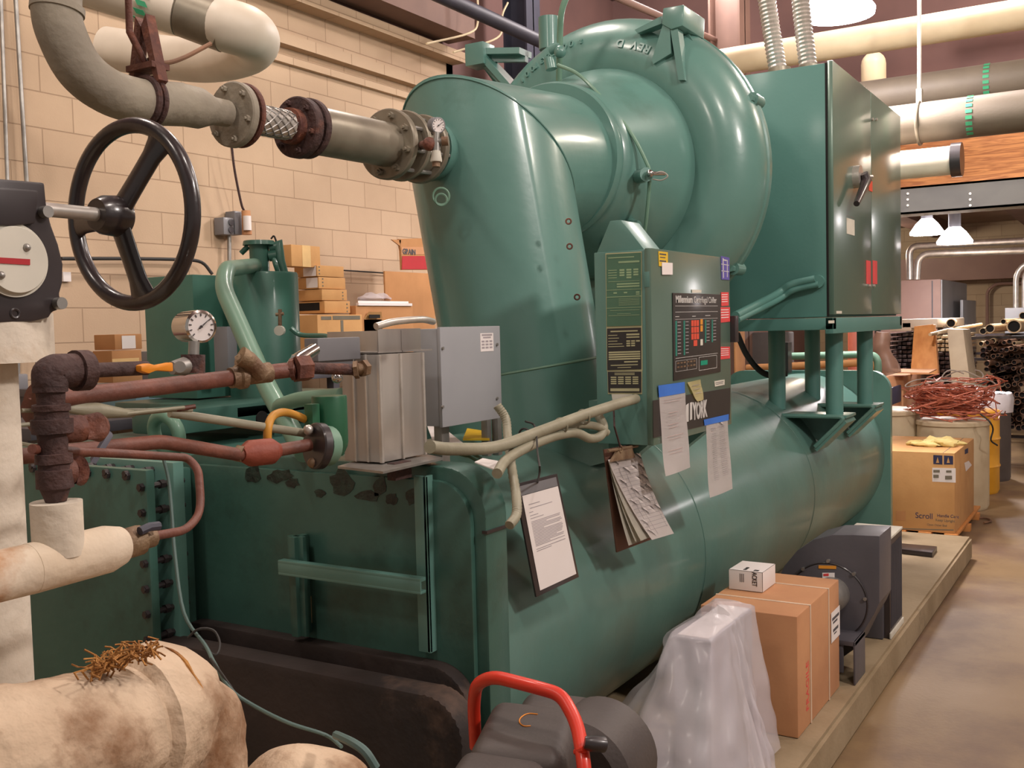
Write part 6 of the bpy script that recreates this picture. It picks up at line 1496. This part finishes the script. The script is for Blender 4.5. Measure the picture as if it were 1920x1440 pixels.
mb = MB().prism([(b[0], (b[2]+b[3])/2-.4+.0, b[5]), (b[1], (b[2]+b[3])/2-.4, b[5]), (b[1], (b[2]+b[3])/2-.395, b[5]), (b[0], (b[2]+b[3])/2-.395, b[5])], (0, 0, .0015)); mb.build('flap_seam', CRDD, big, sm=None)
# glove
gl = P(1764, 836, Z=b[5]); mb = MB().ball(gl+Vector((0, 0, .03)), .10, .13, .04, 24)
for k, (dx, dy) in enumerate(((-.1, .18), (-.04, .22), (.03, .2), (.1, -.12), (-.12, .05))): mb.ball(gl+Vector((dx*.8, dy*.8, .015)), .03, .07, .018, 12)
mb.jitter(.03, 20); tag(mb.build('work_glove', mat('pale_glove_cloth', srgb(226, 208, 142), srgb(206, 186, 118), rough=.9)), 'crumpled pale yellow work glove lying on the big cardboard box', 'glove')
# drums
def drum(px, X, rpx, yt, m, lb, nm='plastic_drum', ribs=True, z0=0.0):
    c = P(px, 700, X=X); r = rr(rpx, depth(c)); zt = P(px, yt, X=X).z
    prof = [(z0, 0), (z0, r*.95), (z0+.03, r)]
    h = zt-z0
    if ribs: prof += [(z0+h*.33-.02, r), (z0+h*.33, r*1.035), (z0+h*.33+.02, r), (z0+h*.66-.02, r), (z0+h*.66, r*1.035), (z0+h*.66+.02, r)]
    prof += [(zt-.05, r), (zt-.04, r*1.03), (zt-.01, r*1.03), (zt, r*.98), (zt, 0)]
    o = MB().lathe((X, c.y, 0), ZD, prof, 40, caps=False).build(nm, m); tag(o, lb, 'drum'); return o, c, r, zt
dr1, dc, drr, dzt = drum(1786, 9.55, 63, 786, DRUMW, 'off-white plastic drum carrying the tangle of copper wire', ribs=False)
dr2, dc2, _, _ = drum(1660, 9.6, 62, 766, DRUMW, 'off-white plastic drum mostly hidden by the far end plate', ribs=False)
dr3, dc3, _, _ = drum(1815, 10.45, 54, 768, DRUMY, 'yellow steel drum behind the off-white drum', nm='steel_drum')
bn, bc_, br_, bz_ = drum(1846, 11.3, 45, 742, BINM, 'dark grey waste bin with a white plastic liner behind the yellow drum', nm='waste_bin', ribs=False)
MB().lathe((11.3, bc_.y, 0), ZD, [(bz_-.16, br_*1.06), (bz_-.02, br_*1.08), (bz_+.03, br_*1.03), (bz_+.01, br_*.9)], 32, caps=False).jitter(.02, 14).build('bin_liner', BAGW, bn, label='white plastic liner')
# wire tangle
mb = MB(); rnd = random.Random(3); cx, cy, cz = 9.5, dc.y-.0, dzt+.15
for k in range(64):
    R = rnd.uniform(.10, .315); th = rnd.uniform(0, 6.28); tilt = rnd.uniform(-.5, .5); cxx = cx+rnd.uniform(-.08, .08); cyy = cy+rnd.uniform(-.10, .10); czz = cz+rnd.uniform(-.10, .16)
    pts = []
    for j in range(15):
        a = th+j/14*rnd.uniform(3.5, 5.5); pts.append((cxx+math.cos(a)*R*.8+rnd.uniform(-.02, .02), cyy+math.sin(a)*R*1.15+rnd.uniform(-.02, .02), czz+math.sin(a*1+k)*R*tilt*.9+rnd.uniform(-.015, .015)))
    mb.tube(spline(pts, 2), .0055, 4, caps=False)
tag(mb.build('wire_tangle', COP), 'tangled heap of copper-coloured wire on the off-white drum', 'wire', kind='stuff')
for k, (R, dz) in enumerate(((.36, .22), (.16, .30))):
    pts = [(cx-.1+math.cos(a/10)*R*.5, cy+(.0 if k == 0 else -.1)+math.sin(a/10)*R, cz+dz-.05+.03*math.sin(a/4)) for a in range(0, 58, 3)]
    tag(MB().tube(spline(pts, 2), .006, 5).build('grey_wire_loop', WIREG), ('wide' if k == 0 else 'small') + ' grey wire loop on top of the copper wire heap', 'wire')
q = spline([P(1838, 776, X=9.2), P(1855, 790, X=9.15), P(1862, 805, X=9.2), P(1858, 825, X=9.2), P(1870, 835, X=9.3)], 5)
tag(MB().tube(q, .007, 6).build('dark_wire', WIREB), 'dark wire hanging down in front of the yellow drum', 'wire')
q = spline([P(1826, 955, X=9.0), P(1850, 958, X=9.0), P(1858, 965, X=8.9), P(1845, 962, X=8.8)], 4)
q = [Vector((p.x, p.y, .012)) for p in q]; tag(MB().tube(q, .008, 6).build('floor_wire', PIPED), 'rusty wire scrap on the floor beside the off-white drum', 'wire')
# cartons behind
b1 = list(BXf(1640, 1694, 1756, 703, 790, 10.9)); b1[5] = P(1694, 706, X=10.9).z
o = tag(MB().box(b1[0], min(b1[1], 11.9), b1[2], b1[3]+.3, 0, b1[5], .004).build('cardboard_box', CRD3), 'tan cardboard box with an open flap behind the drums under the orange plank', 'cardboard box')
z = b1[5]; mb = MB().prism([P(1680, 700, X=10.7), P(1742, 701, X=10.7), P(1756, 694, X=11.1), P(1668, 693, X=11.1)], (0, 0, .012)); mb.build('open_flap', CRD3, o)
tag(MB().box(*BXf(1667, 1672, 1690, 727, 760, 10.4), .01).build('blue_tote', mat('dull_blue_plastic', srgb(72, 74, 104), rough=.6)), 'dull blue tote beside the end plate above the hidden drum', 'tote')
# plank and duct
pk = [P(1714, 612, X=11.6), P(1749, 608, X=11.6), P(1757, 702, X=11.3), P(1707, 702, X=11.3)]
mb = MB().prism(pk, (.09, 0, 0), .004).prism([P(1749, 608, X=11.6), P(1752, 609, X=11.6), P(1759, 702, X=11.3), P(1757, 702, X=11.3)], (.09, 0, 0)); tag(mb.build('leaning_plank', WOOD), 'wide orange-brown plank leaning upright against the dark pipe stack', 'plank')
mb = MB().prism([P(1776, 617, X=11.0), P(1806, 618, X=11.0), P(1822, 742, X=10.8), P(1786, 742, X=10.8)], (.35, -.02, 0), .004)
dct = tag(mb.build('leaning_duct', mat('beige_grey_duct', srgb(160, 144, 118), srgb(148, 132, 108), rough=.6)), 'beige-grey rectangular duct leaning beside the bundle of scrap pipes', 'duct')
# translucent roll
mb = MB().tube(spline([P(1655, 622, X=10.0), P(1652, 650, X=10.0), P(1664, 680, X=10.0), P(1672, 702, X=10.0)], 4), [rr(12, 10), rr(14, 10), rr(15, 10), rr(16, 10), rr(17, 10)]+[rr(16, 10)]*8, 20)
mb.jitter(.02, 8); tag(mb.build('plastic_bag', mat('smoky_plastic_bag', srgb(150, 116, 98), rough=.35, alpha=.7)), 'smoky brown plastic bag hanging beside the second cabinet leg', 'bag')
# ------------------------------------------------------------------ pipe rack
RX = 12.2
rk = T('pipe_rack', 'dark steel rack loaded with scrap pipes', 'rack', (RX+1.5, 2.0, 0))
yA = P(1668, 650, X=RX).y; yB = P(1925, 650, X=RX).y
for x in (RX+.35, RX+2.3):
    for y in (yB-.5, P(1764, 650, X=RX+.35).y, yA+.2):
        MB().box(x-.03, x+.03, y-.03, y+.03, 0, 1.55).build('upright', BLK, rk)
    for z in (.32, .8, 1.18, 1.42): MB().box(x-.03, x+.03, yB-.5, yA+.2, z-.03, z).build('rack_arm', BLK, rk)
def rpipe(px, py, rpx, m, lb, grp, L_=2.4, X=RX, dy=0, dz=0):
    c = P(px, py, X=X); r = rr(rpx, depth(c)); e = c+Vector((L_, dy, dz))
    o = MB().lathe(c, e-c, [(0, r*.8), (0, r), ((e-c).length, r), ((e-c).length, r*.8), (.15, r*.8), (.15, 0)] if False else [(.3, 0), (.3, r*.82), (0, r*.82), (0, r), ((e-c).length, r), ((e-c).length, 0)], 16, caps=False).build('scrap_pipe', m)
    tag(o, lb, 'pipe', grp)
    MB().lathe(c+(e-c).normalized()*.03, e-c, [(0, 0), (0, r*.81)], 16, caps=False).build('hollow_end', DARKV, o, sm=None)
    return o
gp_ = 'light scrap pipes on the top of the rack'
rpipe(1783, 606, 8.5, PIPEL, 'pale scrap pipe with a ragged end, leftmost big one on the rack top', gp_, dy=.3)
rpipe(1856, 616, 8.5, PIPEL, 'pale scrap pipe with an open end, second largest on the rack top', gp_)
rpipe(1843, 621, 6.5, PIPEL, 'smaller pale scrap pipe beside the second largest open end', gp_)
rpipe(1901, 612, 13, PIPEL, 'largest pale scrap pipe with a dark open end at the right edge', gp_)
rpipe(1881, 603, 5, PIPEL, 'thin pale scrap pipe lying above the largest open end', gp_)
rpipe(1918, 592, 7, PIPEL, 'pale scrap pipe cut off by the right edge of the picture', gp_)
rnd = random.Random(11)
o = MB().tube([P(1744, 649, X=11.3)+Vector((0, 0, .12)), P(1775, 640, X=11.9)+Vector((0, 0, .12)), P(1840, 608, X=13.4)], .018, 10).build('thin_rod', PIPEL); tag(o, 'thin pale rod poking out past the orange plank', 'rod')
o = MB().tube([P(1757, 644, X=11.5)+Vector((0, 0, .1)), P(1835, 610, X=13.4)], .014, 10).build('thin_rod', PIPEL); tag(o, 'thin pale rod just above the one past the orange plank', 'rod')
gr_ = 'rusty scrap pipes stacked on the rack'
lbr = 'rusty dark scrap pipe lying in the stack on the steel rack'
cnt = 0
for row, (yy, n, x0, x1, dx) in enumerate(((642, 8, 1834, 1918, 0), (655, 8, 1840, 1920, 0), (668, 9, 1838, 1920, 0), (681, 8, 1844, 1925, 0), (694, 8, 1846, 1925, 0), (708, 7, 1850, 1922, 0), (722, 6, 1850, 1918, 0), (738, 6, 1865, 1922, 0), (754, 5, 1872, 1922, 0), (770, 5, 1880, 1924, 0), (786, 4, 1890, 1925, 0), (802, 4, 1885, 1925, 0))):
    for k in range(n):
        px = x0+(x1-x0)*(k+.5)/n+rnd.uniform(-2, 2); r = rnd.uniform(3.2, 6.0)
        rpipe(px, yy+rnd.uniform(-3, 3), r, rnd.choice((PIPED, PIPED, RUSTD, PIPEL if row < 2 else PIPED)), lbr, gr_, L_=rnd.uniform(1.9, 2.4), X=RX+rnd.uniform(-.25, .3), dy=rnd.uniform(-.25, .25)); cnt += 1
lbd = 'dark square steel bar in the stack left of the orange plank'
for row in range(9):
    for k in range(5):
        px = 1669+k*9+rnd.uniform(-1.5, 1.5); py = 628+row*8.0
        c = P(px, py, X=RX+rnd.uniform(-.1, .25)); s_ = rr(3.5, depth(c))
        tag(MB().box(c.x, c.x+2.3, c.y-s_, c.y+s_, c.z-s_*.8, c.z+s_*.8, .004).build('steel_bar', mat('dark_bar_steel', srgb(92, 78, 78), rough=.4, metal=.4) if 'dark_bar_steel' not in MATS else MATS['dark_bar_steel']), lbd, 'steel bar', 'dark steel bars left of the orange plank')
lbe = 'dark steel bar in the stack between the orange plank and the leaning duct'
for row in range(10):
    for k in range(3):
        px = 1758+k*9+rnd.uniform(-1.5, 1.5); py = 632+row*8.0
        c = P(px, py, X=RX+rnd.uniform(-.1, .25)); s_ = rr(3.4, depth(c))
        tag(MB().box(c.x, c.x+2.3, c.y-s_, c.y+s_, c.z-s_*.8, c.z+s_*.8, .004).build('steel_bar', MATS['dark_bar_steel'] if row > 3 else PIPEL), lbe if row > 3 else 'pale steel bar in the upper stack between the orange plank and the leaning duct', 'steel bar', ('dark' if row > 3 else 'pale')+' steel bars between the plank and the duct')
for k, (a, b_, lb) in enumerate((((1672, 613), (1712, 606), 'nearer the starter cabinet'), ((1694, 607), (1760, 617), 'behind the top of the orange plank'))):
    pa_, pb_ = P(*a, X=RX), P(*b_, X=RX)
    tag(MB().box(RX-.1, RX+2.0, pb_.y, pa_.y, pa_.z-.05, pa_.z+.05, .01).build('white_bundle', WPIPE), 'bright white bundle on the dark bar stack, %s' % lb, 'bundle')
# ------------------------------------------------------------------ far electrical cabinets and conduits
b2 = BXf(1600, 1764, 1806, 523, 640, 15.0)
fc = T('far_cabinet', 'tall taupe electrical cabinet with a pale side far behind the orange plank', 'electrical cabinet', (b2[0]+.4, b2[2]+.5, 0))
MB().box(b2[0], b2[1]+.3, b2[2], b2[3], 0, b2[5], .01).build('cabinet_body', FARC, fc)
yj = P(1748, 560, X=b2[0]).y; MB().box(b2[0]-.005, b2[0]+.002, yj-.008, yj+.008, .1, b2[5]-.02).build('door_seam', BLW, fc)
MB().box(b2[0]+.02, b2[1]+.28, b2[2]-.015, b2[2]-.001, 0, b2[5]-.01).build('side_panel', GRY, fc, label='pale grey side panel')
b3 = BXf(1800, 1806, 1830, 562, 640, 16.0); b3 = list(b3)
tag(MB().box(b3[0], b3[1], b3[2], b3[3], 0, b3[5], .01).build('grey_cabinet', GRY), 'smaller pale grey cabinet beside the tall taupe cabinet', 'electrical cabinet')
c = P(1903, 592, X=15); rb_ = T('far_disconnect', 'pale grey electrical box with conduits at the right edge above the pipe rack', 'electrical box', c)
MB().box(15, 15.4, c.y-.35, c.y+.12, c.z-.3, P(1903, 577, X=15).z, .01).build('box_body', GRY, rb_)
for px in (1905, 1921):
    q = fillet([P(px, 578, X=15.2), P(px, 500, X=15.2), P(px+25, 482, X=15.2)+Vector((0, -.4, .05))], .2); MB().tube(q, .035, 12).build('conduit', STLW, rb_)
tag(MB().tube(fillet([P(1706, 524, X=15.1), P(1705, 462, X=15.1), P(1950, 450, X=15.1)], .12), .045, 12).build('far_conduit', STLW), 'upper bright conduit bending off the top of the taupe cabinet', 'conduit')
tag(MB().tube(fillet([P(1719, 524, X=15.0), P(1722, 476, X=15.0), P(1950, 469, X=15.0)], .5), .045, 12).build('far_conduit', STLW), 'lower bright conduit curving off the top of the taupe cabinet', 'conduit')
tag(MB().tube(fillet([P(1851, 640, X=19.9), P(1851, 545, X=19.9), P(1868, 532, X=19.9), P(1925, 530, X=19.9)], .3), .028, 8).build('wall_conduit', FARC), 'thin brown conduit bending along the far wall', 'conduit')
tag(MB().box(19.6, 19.98, -6, 5.4, P(1850, 524, X=19.8).z, P(1850, 480, X=19.8).z).build('far_beam', FARC, sm=None), 'brownish beam along the top of the far wall', 'beam')
# things glimpsed under the starter cabinet
o = tag(MB().box(*BXf(1376, 1380, 1398, 612, 700, 8.2, 0), .01).build('cardboard_box', CRD2), 'brown cardboard box glimpsed between the control panel and the first cabinet leg', 'cardboard box')
pg = P(1550, 668, X=7.8); tag(MB().tube(fillet([P(1480, 668, X=7.8), P(1646, 664, X=7.8), Vector((7.8, P(1646, 664, X=7.8).y, 0))], .08), rr(7, 7.6), 14).build('green_pipe', GP), 'green pipe running behind the cabinet legs', 'pipe')
tag(MB().tube(fillet([P(1400, 690, X=8.4), P(1645, 679, X=8.4), Vector((8.4, P(1645, 679, X=8.4).y, 0))], .08), rr(7, 8.2), 14).build('brown_pipe', CRD2), 'brownish pipe running behind the cabinet legs below the green pipe', 'pipe')
tag(MB().tube(spline([P(1382, 625, X=5.9), P(1400, 665, X=5.9), P(1425, 695, X=5.9), P(1450, 705, X=5.9), P(1475, 700, X=5.9)], 5), .018, 10).build('black_hose', WIREB), 'black hose drooping under the starter cabinet', 'hose')
b5 = BXf(1463, 1478, 1485, 642, 700, 7.2); tag(MB().box(*b5).build('dark_post', BLK), 'short dark post between the two rear cabinet legs', 'post')
b6 = BXf(1400, 1480, 1490, 622, 700, 9.5, 0); mb = MB().box(*b6, .02); tag(mb.build('grey_bin', BINM), 'dull grey bin behind the rear cabinet legs', 'bin')
b6 = BXf(1590, 1592, 1614, 622, 672, 10.0, 0); tag(MB().box(*b6, .01).build('red_crate', mat('orange_red_card', srgb(196, 96, 66), rough=.8)), 'orange-red box glimpsed between the two front cabinet legs', 'box')
SC.view_settings.view_transform = 'Standard'
SC.view_settings.look = 'None'
SC.view_settings.gamma = 1
SC.view_settings.exposure = 0.64
SC.view_settings.use_curve_mapping = False
